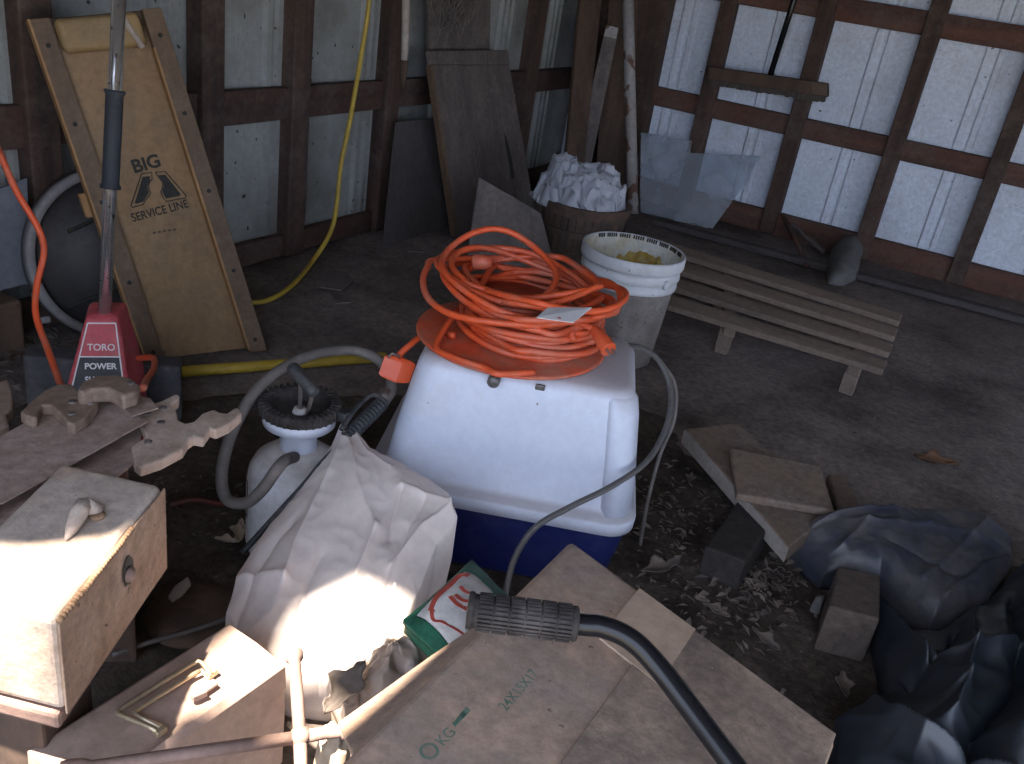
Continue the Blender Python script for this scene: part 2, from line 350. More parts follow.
    card=mat('brown_cardboard', (0.47, 0.305, 0.205), (0.33, 0.22, 0.155), 5, 0.8, 0.4, 30, dust=(0.25, 0.195, 0.165), dust_amt=0.55, dust_scale=5, specks=(0.16, 0.11, 0.085), speck_size=75, speck_cut=0.72, fine=0.2),
    tape=mat('paper_tape', (0.46, 0.33, 0.24), (0.37, 0.265, 0.19), 9, 0.6, dust=(0.20, 0.15, 0.12), dust_amt=0.3),
    smudge=mat('oily_stain', (0.22, 0.175, 0.15), (0.36, 0.28, 0.235), 9, 0.85, lo=0.3, hi=0.7),
    green_ink=mat('green_print', (0.075, 0.145, 0.105), (0.16, 0.18, 0.135), 40, 0.8),
    seed=mat('woven_white_sack', (0.62, 0.60, 0.57), (0.50, 0.48, 0.46), 30, 0.6, 0.3, 120, dust=(0.42, 0.36, 0.32), dust_amt=0.2),
    seedgreen=mat('woven_green_edge', (0.02, 0.13, 0.075), (0.015, 0.085, 0.05), 40, 0.6, 0.4, 140),
    seedred=mat('red_print', (0.50, 0.085, 0.06), (0.40, 0.07, 0.05), 40, 0.6),
    rust=mat('rusty_blade', (0.29, 0.195, 0.155), (0.205, 0.135, 0.11), 10, 0.7, 0.4, 40, dust=(0.40, 0.31, 0.27), dust_amt=0.45, dust_scale=9, specks=(0.36, 0.33, 0.31), speck_size=60, speck_cut=0.73, fine=0.25),
    iron=mat('rusted_iron', (0.21, 0.135, 0.11), (0.15, 0.095, 0.078), 12, 0.7, 0.4, 60, dust=(0.26, 0.18, 0.15), dust_amt=0.4),
    handle=mat('worn_saw_handle', (0.26, 0.18, 0.13), (0.18, 0.122, 0.09), 9, 0.75, 0.3, dust=(0.30, 0.235, 0.20), dust_amt=0.4, dust_scale=12),
    handle2=mat('dark_saw_handle', (0.20, 0.132, 0.094), (0.12, 0.08, 0.058), 9, 0.7, 0.3, dust=(0.30, 0.215, 0.165), dust_amt=0.35, dust_scale=12),
    handle3=mat('pale_saw_handle', (0.42, 0.315, 0.25), (0.31, 0.225, 0.175), 9, 0.75, 0.3, dust=(0.48, 0.375, 0.31), dust_amt=0.4, dust_scale=12),
    oldbox=mat('weathered_cream_paint', (0.46, 0.385, 0.33), (0.36, 0.275, 0.215), 6, 0.8, 0.7, 26, dust=(0.30, 0.19, 0.11), dust_amt=0.32, dust_scale=7, specks=(0.10, 0.06, 0.045), speck_size=40, speck_cut=0.72, fine=0.22),
    side_shade=mat('shaded_side_wood', (0.30, 0.205, 0.15), (0.20, 0.13, 0.09), 7, 0.85, 0.8, 30, dust=(0.35, 0.27, 0.22), dust_amt=0.35, dust_scale=9, specks=(0.09, 0.055, 0.04), speck_size=40, speck_cut=0.70, fine=0.25),  # box side turned from the sun: its shade is put into this brown
    rawedge=mat('rotted_wood', (0.25, 0.155, 0.09), (0.15, 0.095, 0.06), 14, 0.9, 0.7, 40),
    tool=mat('tan_toolbox_paint', (0.36, 0.255, 0.205), (0.30, 0.205, 0.16), 5, 0.5, 0.1, dust=(0.31, 0.225, 0.185), dust_amt=0.4, dust_scale=8),
    brass=mat('dull_brass', (0.52, 0.43, 0.30), (0.40, 0.32, 0.21), 14, 0.38, metal=0.7),
    slate=mat('slate_box', (0.065, 0.063, 0.068), (0.045, 0.044, 0.048), 9, 0.85, 0.4, 40, dust=(0.13, 0.115, 0.11), dust_amt=0.35),
    bluegrey=mat('bluegrey_sheet', (0.155, 0.165, 0.19), (0.12, 0.128, 0.15), 5, 0.7, 0.15, dust=(0.08, 0.075, 0.075), dust_amt=0.3),
    lid=mat('charcoal_plastic', (0.045, 0.040, 0.040), (0.034, 0.031, 0.032), 5, 0.6, 0.1, dust=(0.085, 0.075, 0.07), dust_amt=0.3),
    rim=mat('grey_rim', (0.21, 0.195, 0.195), (0.16, 0.15, 0.15), 6, 0.6, dust=(0.24, 0.215, 0.205), dust_amt=0.3),
    yellow=mat('yellow_plastic', (0.50, 0.34, 0.035), (0.40, 0.27, 0.03), 8, 0.5, dust=(0.26, 0.19, 0.06), dust_amt=0.35, dust_scale=12),
    leaf=mat('dry_leaf', (0.19, 0.15, 0.125), (0.09, 0.072, 0.062), 14, 0.9, lo=0.4, hi=0.6),
    leaf2=mat('rust_leaf', (0.17, 0.085, 0.045), (0.10, 0.055, 0.035), 14, 0.9),
    leafpale=mat('pale_leaf', (0.50, 0.42, 0.33), (0.34, 0.25, 0.17), 14, 0.85),
    stone=mat('grey_stone', (0.17, 0.165, 0.16), (0.12, 0.115, 0.11), 12, 0.95, 0.6, 40),
    bristle=mat('broom_bristle', (0.10, 0.085, 0.07), (0.06, 0.05, 0.045), 60, 0.9, 0.8, 120, grain=UP),
    redcord=mat('dull_red_cord', (0.16, 0.035, 0.022), (0.10, 0.025, 0.018), 9, 0.6, dust=(0.14, 0.09, 0.075), dust_amt=0.4),
    card_dirty=mat('grimy_cardboard', (0.37, 0.265, 0.195), (0.20, 0.145, 0.11), 7, 0.85, 0.5, 40, dust=(0.13, 0.10, 0.085), dust_amt=0.5, dust_scale=9, specks=(0.48, 0.42, 0.37), speck_size=80, speck_cut=0.74, fine=0.25),
    soil=mat('dark_loose_soil', (0.095, 0.075, 0.062), (0.045, 0.036, 0.030), 5, 0.97, 1.2, 34, dust=(0.13, 0.105, 0.088), dust_amt=0.3, dust_scale=9, specks=(0.26, 0.22, 0.18), speck_size=64, speck_cut=0.735, spec=0.1, fine=0.35),
    stain=mat('yellow_brown_residue', (0.50, 0.36, 0.05), (0.42, 0.22, 0.04), 22, 0.5, dust=(0.60, 0.56, 0.36), dust_amt=0.35, dust_scale=20),
    paper=mat('paper_tag', (0.70, 0.68, 0.68), (0.62, 0.60, 0.60), 10, 0.6, fine=0.05),
)
def sheet_clear(name):
    m = bpy.data.materials.new(name); m.use_nodes = True; N, L = m.node_tree.nodes, m.node_tree.links
    P = N['Principled BSDF']; P.inputs['Base Color'].default_value = (0.52, 0.55, 0.60, 1); P.inputs['Roughness'].default_value = 0.3
    t = N.new('ShaderNodeBsdfTransparent'); t.inputs[0].default_value = (0.88, 0.92, 0.95, 1); x = N.new('ShaderNodeMixShader')
    tc = N.new('ShaderNodeTexCoord'); n = N.new('ShaderNodeTexNoise'); n.inputs['Scale'].default_value = 5; n.inputs['Detail'].default_value = 6; L.new(tc.outputs['Object'], n.inputs['Vector'])
    r = N.new('ShaderNodeMapRange'); r.inputs['From Min'].default_value = 0.3; r.inputs['From Max'].default_value = 0.75; r.inputs['To Min'].default_value = 0.20; r.inputs['To Max'].default_value = 0.50
    L.new(n.outputs['Fac'], r.inputs['Value']); L.new(r.outputs[0], x.inputs[0]); L.new(t.outputs[0], x.inputs[1]); L.new(P.outputs[0], x.inputs[2]); L.new(x.outputs[0], N['Material Output'].inputs[0])
    return m
M['film'] = sheet_clear('cloudy_clear_sheet')

# ------------------------------------------------------------------ the setting
WX, WY, ROOF = -2.37, 5.20, 2.35             # inner faces of the studs, roof height
SX, SY = WX - 0.08, WY + 0.10                # planes of the sheet siding
XR, YF = 3.2, -0.5
def floor_z(x, y):
    return -0.004 - 0.012 * abs(noise.noise(V((x * 1.3, y * 1.3, 0)))) - 0.005 * abs(noise.noise(V((x * 7, y * 7, 3))))
mb = MB(); mb.grid(lambda u, v: V((-2.6 + u * 6.0, YF + v * 6.0, floor_z(-2.6 + u * 6.0, YF + v * 6.0))), 150, 150)
fl = struct(build('floor', mb, M['dirt'], smooth=True, org=V((0, 0, 0))))
def soil_z(x, y):
    edge = 2.48 if x > -1.0 else 2.48 + (x + 1.0) * 1.05
    k = (edge + 0.14 * noise.noise(V((x * 3, y * 3, 7))) + 0.05 * noise.noise(V((x * 11, y * 11, 2))) - y) / 0.10
    return -0.024 + 0.024 * max(0.0, min(1.0, k)) + 0.006 * noise.noise(V((x * 18, y * 18, 1))) + 0.004 * noise.noise(V((x * 45, y * 45, 4)))
mb = MB(); mb.grid(lambda u, v: V((-2.0 + u * 3.4, YF + v * 3.4, soil_z(-2.0 + u * 3.4, YF + v * 3.4))), 230, 230)
struct(build('floor_soil', mb, M['soil'], smooth=True, org=V((0, 0, 0))))
mb = MB(); mb.box((-9, -12, -0.12), (11, YF, -0.02)); mb.box((XR + 0.2, YF, -0.12), (11, 9, -0.02))
struct(build('floor_yard', mb, M['ground']))
def siding(name, along, a0, a1, z0, z1, fixed, sign, m, period, phase, offs, rib):
    prof = [(a0, 0.0)]; k = math.floor((a0 - phase) / period)
    while True:
        c = phase + k * period; k += 1
        if c > a1: break
        for off in offs:
            for dx, h in ((-0.020, 0), (-0.011, rib), (0.011, rib), (0.020, 0)):
                x = c + off + dx
                if a0 < x < a1: prof.append((x, h))
    prof.append((a1, 0.0)); prof.sort()
    mb = MB(); vs = []
    for z in (z0, z1):
        for a, h in prof:
            vs.append((fixed + sign * h, a, z) if along == 'y' else (a, fixed + sign * h, z))
    n = len(prof); mb.add(vs, [(i, i + 1, n + i + 1, n + i) for i in range(n - 1)])
    return struct(build(name, mb, m, solid=0.004))
wl = siding('wall_left', 'y', YF, SY, -0.02, ROOF, SX, 1, M['siding_shaded'], 0.56, 2.06, (0.0, 0.055, 0.11), 0.018)
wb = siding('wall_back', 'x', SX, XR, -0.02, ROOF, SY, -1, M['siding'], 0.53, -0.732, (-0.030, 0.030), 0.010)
def post(name, parent, m, lo, hi):
    b = MB(); b.box(lo, hi); return struct(build(name, b, m, parent, bevel=0.006))
for y in [at_x(x, 150, WX).y for x in (47, 214, 300, 389)] + [4.0, 4.62, 0.9, 0.3]:
    post('stud', wl, M['stud'], (SX + 0.004, y - 0.05, 0), (WX, y + 0.05, ROOF))
for x in [at_y(px, 150, WY).x for px in (694, 788, 893, 1004)] + [0.60, 1.15, 1.7, 2.25, 2.8]:
    post('stud', wb, M['stud'], (x - 0.043, WY, 0), (x + 0.043, SY - 0.018, ROOF))
for zc, h in ((0.045, 0.09), (0.605, 0.12), (1.21, 0.12), (1.8, 0.12)):
    post('girt', wl, M['girt_y'], (SX + 0.018, YF, zc - h / 2), (WX - 0.025, SY - 0.1, zc + h / 2))
for zc, h in ((0.055, 0.13), (0.60, 0.105), (1.215, 0.115), (1.8, 0.12)):
    post('girt', wb, M['girt_x'], (SX + 0.12, WY + 0.025, zc - h / 2), (XR, SY - 0.018, zc + h / 2))
post('corner_post', wb, M['stud'], (SX + 0.12, WY - 0.02, 0), (at_y(653, 90, WY).x, SY - 0.018, ROOF))
mb = MB()
for lo, hi in (((XR, YF, 0), (XR + 0.04, 0.4, ROOF)), ((XR, 3.7, 0), (XR + 0.04, SY, ROOF)), ((XR, 0.4, 1.25), (XR + 0.04, 3.7, ROOF))): mb.box(lo, hi)  # low opening added in this unseen wall to brighten the lower back wall
struct(build('wall_right', mb, M['roof']))
mb = MB()
for lo, hi in (((SX, YF - 0.04, 0), (-1.05, YF, ROOF)), ((2.7, YF - 0.04, 0), (XR, YF, ROOF)), ((-1.05, YF - 0.04, 2.12), (2.7, YF, ROOF))): mb.box(lo, hi)
struct(build('wall_front', mb, M['roof']))
# unseen roof opening, made up and shaped so the sun lands only on the pile
from mathutils.geometry import tessellate_polygon
def on_roof(x, y, z): k = (ROOF - z) / SUN_DIR.z; return V((x + SUN_DIR.x * k, y + SUN_DIR.y * k, ROOF))
sun_cutout = [on_roof(*p, 0.38) for p in ((-1.15, 0.38), (-1.02, 0.465), (-0.93, 0.53), (-0.85, 0.585), (-0.79, 0.67), (-0.81, 0.89), (-0.75, 0.98), (-0.63, 1.01), (-0.57, 0.91), (-0.63, 0.86), (-0.635, 0.74), (-0.50, 0.72), (-0.455, 0.85), (-0.44, 0.83), (-0.45, 0.60), (-0.56, 0.58), (-0.60, 0.66), (-0.70, 0.66), (-0.765, 0.60), (-0.74, 0.53), (-0.80, 0.45), (-0.90, 0.36))]
outer = [V((SX - .1, YF - .25, ROOF)), V((XR + .1, YF - .25, ROOF)), V((XR + .1, SY + .1, ROOF)), V((SX - .1, SY + .1, ROOF))]
mb = MB(); mb.add(outer + sun_cutout, [tuple(t) for t in tessellate_polygon([outer, sun_cutout])])
struct(build('ceiling', mb, M['roof'], solid=0.01))

# ------------------------------------------------------------------ litter box with hood
LC = V((-0.772, 1.655, 0)); LU = V((0.922, 0.387, 0)); LV = V((-0.387, 0.922, 0))
def lp(u, v, z): return LC + LU * u + LV * v + V((0, 0, z))
def rrect(hu, hv, r, z, n=7, cu=0, cv=0):
    out = []
    for k, (su, sv) in enumerate(((1, 1), (-1, 1), (-1, -1), (1, -1))):
        for j in range(n):
            a = math.pi / 2 * (k + j / (n - 1))
            out.append(lp(cu + su * (hu - r) + r * math.cos(a), cv + sv * (hv - r) + r * math.sin(a), z))
    return out
lit = thing('litter_box', 'hooded grey-white litter box with navy blue base, orange cord reel on its roof', 'litter box', LC)
mb = MB(); mb.loft([rrect(0.245, 0.185, 0.05, 0.0, cu=.012), rrect(0.255, 0.195, 0.06, 0.02, cu=.012), rrect(0.278, 0.218, 0.06, 0.175, cu=.012), rrect(0.278, 0.218, 0.06, 0.19, cu=.012)])
build('base_tray', mb, M['blue'], lit, smooth=True, bevel=0.004)
mb = MB(); mb.loft([rrect(0.282, 0.222, 0.06, 0.178, cu=.005), rrect(0.294, 0.236, 0.065, 0.180, cu=.005), rrect(0.295, 0.237, 0.065, 0.204, cu=.005), rrect(0.291, 0.233, 0.062, 0.211, cu=.005), rrect(0.272, 0.213, 0.05, 0.213, cu=.010),
                    rrect(0.264, 0.204, 0.05, 0.225, cu=.010), rrect(0.254, 0.190, 0.05, 0.31, cu=.012), rrect(0.236, 0.172, 0.048, 0.42, cu=.016), rrect(0.230, 0.164, 0.046, 0.455, cu=.018), rrect(0.223, 0.157, 0.044, 0.469, cu=.018), rrect(0.208, 0.143, 0.04, 0.476, cu=.018), rrect(0.10, 0.08, 0.03, 0.478)])
build('hood', mb, M['hood'], lit, smooth=True)
def corner(z, hu, hv, cu, off):
    r, out = 0.05, []
    for a in range(-96, 1, 12): 
        k = math.radians(a); e = off * min(1, (a + 96) / 20.0); out.append(lp(cu + hu - r + (r + e) * math.cos(k), -(hv - r) + (r + e) * math.sin(k), z))
    return out + [lp(cu + hu - r, -(hv - r), z)]
mb = MB(); mb.loft([corner(.212, .266, .206, .010, .014), corner(.31, .254, .190, .012, .013), corner(.42, .236, .172, .016, .011), corner(.455, .230, .164, .018, .006), corner(.468, .221, .155, .018, .001)])
build('corner_column', mb, M['hood'], lit, smooth=True)
mb = MB(); q = at_z(494, 380, 0.462); mb.lathe([(0.013, -0.01), (0.013, 0.018), (0.010, 0.022)], q + LV * 0.006, -LV, 16)
build('latch_knob', mb, M['clear'], lit, smooth=True)
mb = MB(); q = at_z(536, 383, 0.466); mb.obox(q, LU * 0.02, -LV * 0.008, V((0, 0, -0.012))); build('latch_tab', mb, M['clear'], lit, bevel=0.002)

# ------------------------------------------------------------------ cord reel and the coiled cord
RC = V((-0.808, 1.650, 0.481))
reel = thing('cord_reel', 'flat round orange plastic cord reel lying on the litter box roof', 'cord reel', RC)
mb = MB(); mb.lathe([(0.03, 0.0), (0.205, 0.0), (0.210, 0.003), (0.210, 0.007), (0.204, 0.010), (0.03, 0.010)], RC, n=72)
build('lower_flange', mb, M['reel'], reel, smooth=True, bevel=0.002)
mb = MB(); mb.lathe([(0.105, 0.0), (0.09, 0.012), (0.085, 0.085), (0.09, 0.09)], RC + V((0, 0, 0.010)), n=48)
build('hub', mb, M['reel'], reel, smooth=True)
mb = MB(); mb.lathe([(0.012, 0.0), (0.017, 0.004), (0.017, 0.03), (0.012, 0.045)], at_d(472, 262, 2.02), axis=(0.8, 0.45, 0.12), n=20)
build('winding_knob', mb, M['reel'], reel, smooth=True)
cord = thing('extension_cord', 'long orange extension cord wound in many loops on the round reel', 'extension cord', RC + V((0, 0, 0.01)))
pts = []
A0 = 0.4
turns = [(0.030 + random.uniform(-.010, .010), 0.025 + random.uniform(-.008, .008), z, rr, random.uniform(-.03, .03), random.uniform(-.03, .03), 1.0, .004) for z, rr in
         [(0.020, 0.115), (0.021, 0.132), (0.022, 0.150), (0.036, 0.123), (0.037, 0.140), (0.038, 0.156), (0.052, 0.118), (0.053, 0.134), (0.054, 0.151), (0.068, 0.125), (0.069, 0.143), (0.070, 0.158), (0.083, 0.137), (0.085, 0.152)]]
turns += [(0.04, 0.02, 0.098, 0.155, 0.04, 0.05, 1.0, .008), (-0.01, 0.03, 0.106, 0.175, -0.06, 0.03, 0.95, .008), (0.055, 0.015, 0.112, 0.168, 0.05, -0.04, 0.95, .010), (-0.03, -0.01, 0.110, 0.175, -0.05, 0.08, 1.0, .008),
          (0.045, 0.04, 0.120, 0.165, 0.07, 0.02, 0.85, .010), (0.035, 0.03, 0.125, 0.190, 0.12, -0.05, 0.75, .008), (-0.055, 0.02, 0.150, 0.120, -0.22, 0.30, 0.9, .006), (-0.01, 0.00, 0.132, 0.190, -0.05, 0.06, 0.8, .008), (0.0, 0.05, 0.135, 0.155, 0.12, 0.12, 0.7, .008)]
nt_ = 22
for k in range(len(turns)):
    P, Nx = turns[k], turns[min(k + 1, len(turns) - 1)]
    for i in range(nt_):
        f = i / nt_; g = max(0.0, (f - .35) / .65); g = g * g * (3 - 2 * g)
        cx_, cy_, z_, r_, rx_, ry_, sq_, wb_ = (a * (1 - g) + b_ * g for a, b_ in zip(P, Nx))
        a = A0 + 2 * math.pi * f + .9 * k; x, y = r_ * math.cos(a), r_ * sq_ * math.sin(a)
        pts.append(V((RC.x + cx_ + x, RC.y + cy_ + y, RC.z + z_ + x * rx_ + y * ry_ + wb_ * math.sin(3 * a + k))))
pts = smoothpath(pts, 4)
mb = MB(); mb.tube(pts, 0.0072, 9); build('cord', mb, M['orange'], cord, smooth=True)
# tail with the plug at the right
P1 = at_d(594, 329, 1.84); P2 = at_d(609, 350, 1.80)
mb = MB(); mb.tube(smoothpath([RC + V((0.17, -0.06, 0.07)), at_d(572, 322, 1.86), P1]), 0.0072, 9); build('cord_tail', mb, M['orange'], cord, smooth=True)
pl = MB(); pl.tube([P1, P1.lerp(P2, .3), P1.lerp(P2, .62), P2], [0.010, 0.013, 0.016, 0.017], 14)
pg = build('plug', pl, M['orange'], cord, smooth=True, bevel=0.002)
mb = MB(); dv = (P2 - P1).normalized(); sv = dv.cross(V((0, 0, 1))).normalized()
for k in (-1, 1): mb.obox(P2 + sv * (0.006 * k) - dv * 0.002, dv * 0.02, sv * 0.0018, V((0, 0, 0.005)))
build('prong', mb, M['steel'], pg)
# tail down the left side with its square socket
S1 = at_d(388, 368, 1.95)
mb = MB(); mb.tube(smoothpath([RC + V((-0.07, -0.13, 0.022)), at_d(432, 330, 1.99), at_d(410, 345, 1.96), at_d(397, 357, 1.95)]), 0.0072, 9); build('cord_tail', mb, M['orange'], cord, smooth=True)
# ring of cord lying out over the flange front
mb = MB(); mb.tube(smoothpath([RC + V((-0.11, -0.06, 0.05)), at_z(436, 345, 0.50), at_z(455, 358, 0.50), at_z(485, 368, 0.500), at_z(500, 374, 0.500), at_z(535, 372, 0.50)]), 0.0070, 9); build('cord_tail', mb, M['orange'], cord, smooth=True)
ux = (at_d(400, 371, 1.95) - at_d(381, 363, 1.95)); uz = (at_d(386, 355, 1.95) - at_d(378, 378, 1.95))
mb = MB(); mb.obox(at_d(376, 376, 1.95), ux, uz, V((-0.6, -0.7, 0.1)).normalized() * -0.034)
so = build('socket', mb, M['orange'], cord, bevel=0.006)
mb = MB(); mb.tube([at_d(400, 357, 1.93), at_d(392, 353, 1.93), at_d(388, 358, 1.93)], 0.003, 8); build('socket_clip', mb, M['steel'], so, smooth=True)
T = [at_d(536, 318, 1.745), at_d(573, 323, 1.735), at_d(592, 308, 1.785), at_d(548, 308, 1.79)]
mb = MB(); mb.prism(T, (0, 0, 0.0012)); tg = build('paper_tag', mb, M['paper'], cord)
mb = MB(); c = T[0].lerp(T[1], 0.5).lerp(T[2], 0.12) + V((0, 0, 0.0022)); mb.lathe([(0.0035, 0), (0.0035, 0.0006)], c, n=14); build('red_mark', mb, M['seedred'], tg)
mb = MB(); 
for k in range(4): mb.obox(T[0].lerp(T[1], 0.62 + 0.08 * k).lerp(T[3], 0.2) + V((0, 0, 0.002)), (T[1] - T[0]) * 0.04, (T[3] - T[0]) * 0.25, (0, 0, 0.0004))
build('print_bars', mb, M['ink'], tg)

# ------------------------------------------------------------------ grey tubing from the right of the litter box
mb = MB(); mb.tube(smoothpath([at_d(622, 345, 2.12), at_d(642, 348, 2.08), at_d(660, 362, 2.06), at_d(671, 392, 2.04), at_d(667, 425, 1.99), at_d(648, 460, 1.92), at_d(612, 486, 1.84), at_d(570, 507, 1.80), at_d(535, 528, 1.785), at_d(514, 560, 1.80), at_d(504, 600, 1.82)], 10), 0.0064, 10)
t = build('tubing', mb, M['clear'], smooth=True); tag(t, 'thin grey tube draped across the front of the litter box and round its right side', 'tube')
mb = MB(); mb.tube(smoothpath([at_d(660, 360, 2.10), at_d(675, 385, 2.10), at_d(674, 420, 2.10), at_d(660, 455, 2.12), at_d(648, 500, 2.14), at_z(640, 545, 0.01)], 8), 0.0045, 8)
t = build('tubing', mb, M['hose'], smooth=True); tag(t, 'dark thin cord hanging down behind the grey tube at the right of the litter box', 'cord')

# ------------------------------------------------------------------ garden sprayer, its hose and wand
SC = V((-1.075, 1.275, 0.0))
spr = thing('garden_sprayer', 'dusty white plastic pump sprayer with black ribbed funnel top', 'garden sprayer', SC)
mb = MB(); mb.lathe([(0.085, 0.0), (0.098, 0.008), (0.103, 0.03), (0.103, 0.175), (0.099, 0.203), (0.088, 0.226), (0.066, 0.243), (0.047, 0.252), (0.043, 0.258)], SC, n=56)
tk = build('tank', mb, M['tank'], spr, smooth=True)
mb = MB(); mb.lathe([(0.042, 0.250), (0.038, 0.262), (0.038, 0.300), (0.046, 0.308), (0.074, 0.316), (0.077, 0.340), (0.066, 0.342), (0.045, 0.328)], SC, n=48)
build('neck_collar', mb, M['hood'], spr, smooth=True)
mb = MB(); mb.lathe([(0.066, 0.338), (0.079, 0.340), (0.081, 0.348), (0.079, 0.359), (0.072, 0.364), (0.060, 0.361), (0.053, 0.348), (0.050, 0.336), (0.015, 0.330)], SC, n=56)
fn = build('funnel_ring', mb, M['grip'], spr, smooth=True)
mb = MB()
for k in range(36):
    a = 2 * math.pi * k / 36; d = V((math.cos(a), math.sin(a), 0)); s_ = V((-d.y, d.x, 0))
    mb.obox(SC + d * 0.062 - s_ * 0.0028 + V((0, 0, 0.355)), d * 0.021, s_ * 0.0056, V((0, 0, 0.010)))
    mb.obox(SC + d * 0.079 - s_ * 0.0028 + V((0, 0, 0.341)), d * 0.0048, s_ * 0.0056, V((0, 0, 0.018)))
build('ribs', mb, M['grip'], fn, bevel=0.0015)
mb = MB(); q = SC + V((0.078, 0.03, 0.35)); mb.box(q - V((0.005, 0.01, 0.01)), q + V((0.022, 0.012, 0.012))); build('lug', mb, M['rubber'], fn, bevel=0.003)
mb = MB(); q = SC + V((-0.078, -0.04, 0.345)); mb.box(q - V((0.022, 0.012, 0.012)), q + V((0.005, 0.012, 0.010))); build('lug', mb, M['rubber'], fn, bevel=0.003)
h0, h1 = at_d(291, 366, 1.78), at_d(315, 394, 1.74)
hd = h1 - h0
mb = MB(); mb.tube([h0, h0 + hd * .06, h0 + hd * .25, h0 + hd * .5, h0 + hd * .75, h0 + hd * .94, h1], [0.009, 0.0125, 0.013, 0.0118, 0.013, 0.0125, 0.009], 16)
build('pump_handle', mb, M['rubber'], spr, smooth=True)
for f, px in ((0.12, 296), (0.9, 306)):
    a = h0 + hd * f
    mb = MB(); mb.tube(smoothpath([a, a.lerp(SC + V((0.0, 0, 0.36)), 0.35) + V((0.006, 0.004, 0)), SC + V((-0.006 + 0.025 * f, 0.004, 0.335))]), 0.0042, 10); build('handle_rod', mb, M['hose'], spr, smooth=True)
mb = MB(); mb.lathe([(0.013, 0), (0.016, 0.004), (0.012, 0.016)], SC + V((0.0, 0, 0.332)), n=20); build('pump_nut', mb, M['tank'], spr, smooth=True)
o0 = at_z(299, 456, 0.235)
mb = MB(); mb.lathe([(0.019, -0.03), (0.019, 0.0), (0.014, 0.004), (0.014, 0.014), (0.017, 0.016), (0.017, 0.026)], o0 + V((-0.004, 0.004, -0.01)), axis=(0.45, -0.75, 0.35), n=24)
build('outlet_fitting', mb, M['rubber'], spr, smooth=True)
hp = [o0 + V((0.004, -0.012, 0.006)), at_d(282, 463, 1.78), at_d(262, 490, 1.80), at_d(245, 503, 1.83), at_d(226, 498, 1.86), at_d(222, 470, 1.87), at_d(233, 430, 1.88), at_d(256, 391, 1.90), at_d(285, 367, 1.93), at_d(315, 354, 1.97), at_d(350, 350, 2.0), at_d(374, 357, 2.0), at_d(389, 372, 1.985), at_d(391, 390, 1.96), at_d(384, 402, 1.94)]
mb = MB(); mb.tube(smoothpath(hp, 10), 0.0118, 14); build('hose', mb, M['hose'], spr, smooth=True)
mb = MB(); a, b = at_d(246, 497, 1.828), at_d(250, 505, 1.826); mb.tube([at_d(386, 392, 1.955), at_d(382, 404, 1.935)], 0.0145, 14); build('hose_clamp', mb, M['steel'], spr, smooth=True)
w0, w1 = at_d(383, 402, 1.935), at_d(345, 440, 1.84)
mb = MB(); n = 27; pr = []; rr = []
for i in range(n): pr.append(w0.lerp(w1, i / (n - 1))); rr.append(0.0165 if i % 2 else 0.0135)
mb.tube(pr, rr, 14); wd = build('wand_grip', mb, M['rubber'], spr)
up = V((-0.55, -0.2, 0.75)) * 0.028
mb = MB(); mb.tube(smoothpath([w0 + up * 0.4, w0.lerp(w1, .12) + up * 1.1, w0.lerp(w1, .5) + up * 1.2, w0.lerp(w1, .95) + up * 0.8]), 0.0055, 8); build('trigger_lever', mb, M['rubber'], wd, smooth=True)
mb = MB(); mb.tube(smoothpath([w1, at_d(322, 463, 1.815), at_d(303, 486, 1.80), at_d(272, 520, 1.79), at_d(242, 553, 1.80)]), 0.006, 10); build('wand_tube', mb, M['rubber'], spr, smooth=True)
# faint outlines of the label on the tank
mb = MB()
for z in (0.10, 0.185):
    for k in range(18):
        a = math.radians(185 + k * 3); b_ = math.radians(188 + k * 3)
        mb.hexa([SC + V((math.cos(x) * r, math.sin(x) * r, z)) for x, r in ((a, .1035), (b_, .1035), (b_, .1045), (a, .1045))], [SC + V((math.cos(x) * r, math.sin(x) * r, z + .0022)) for x, r in ((a, .1035), (b_, .1035), (b_, .1045), (a, .1045))])
for a in (185, 239):
    a, b_ = math.radians(a), math.radians(a + 1.2)
    mb.hexa([SC + V((math.cos(x) * r, math.sin(x) * r, .10)) for x, r in ((a, .1035), (b_, .1035), (b_, .1045), (a, .1045))], [SC + V((math.cos(x) * r, math.sin(x) * r, .187)) for x, r in ((a, .1035), (b_, .1035), (b_, .1045), (a, .1045))])
build('label_outline', mb, M['hose'], tk)

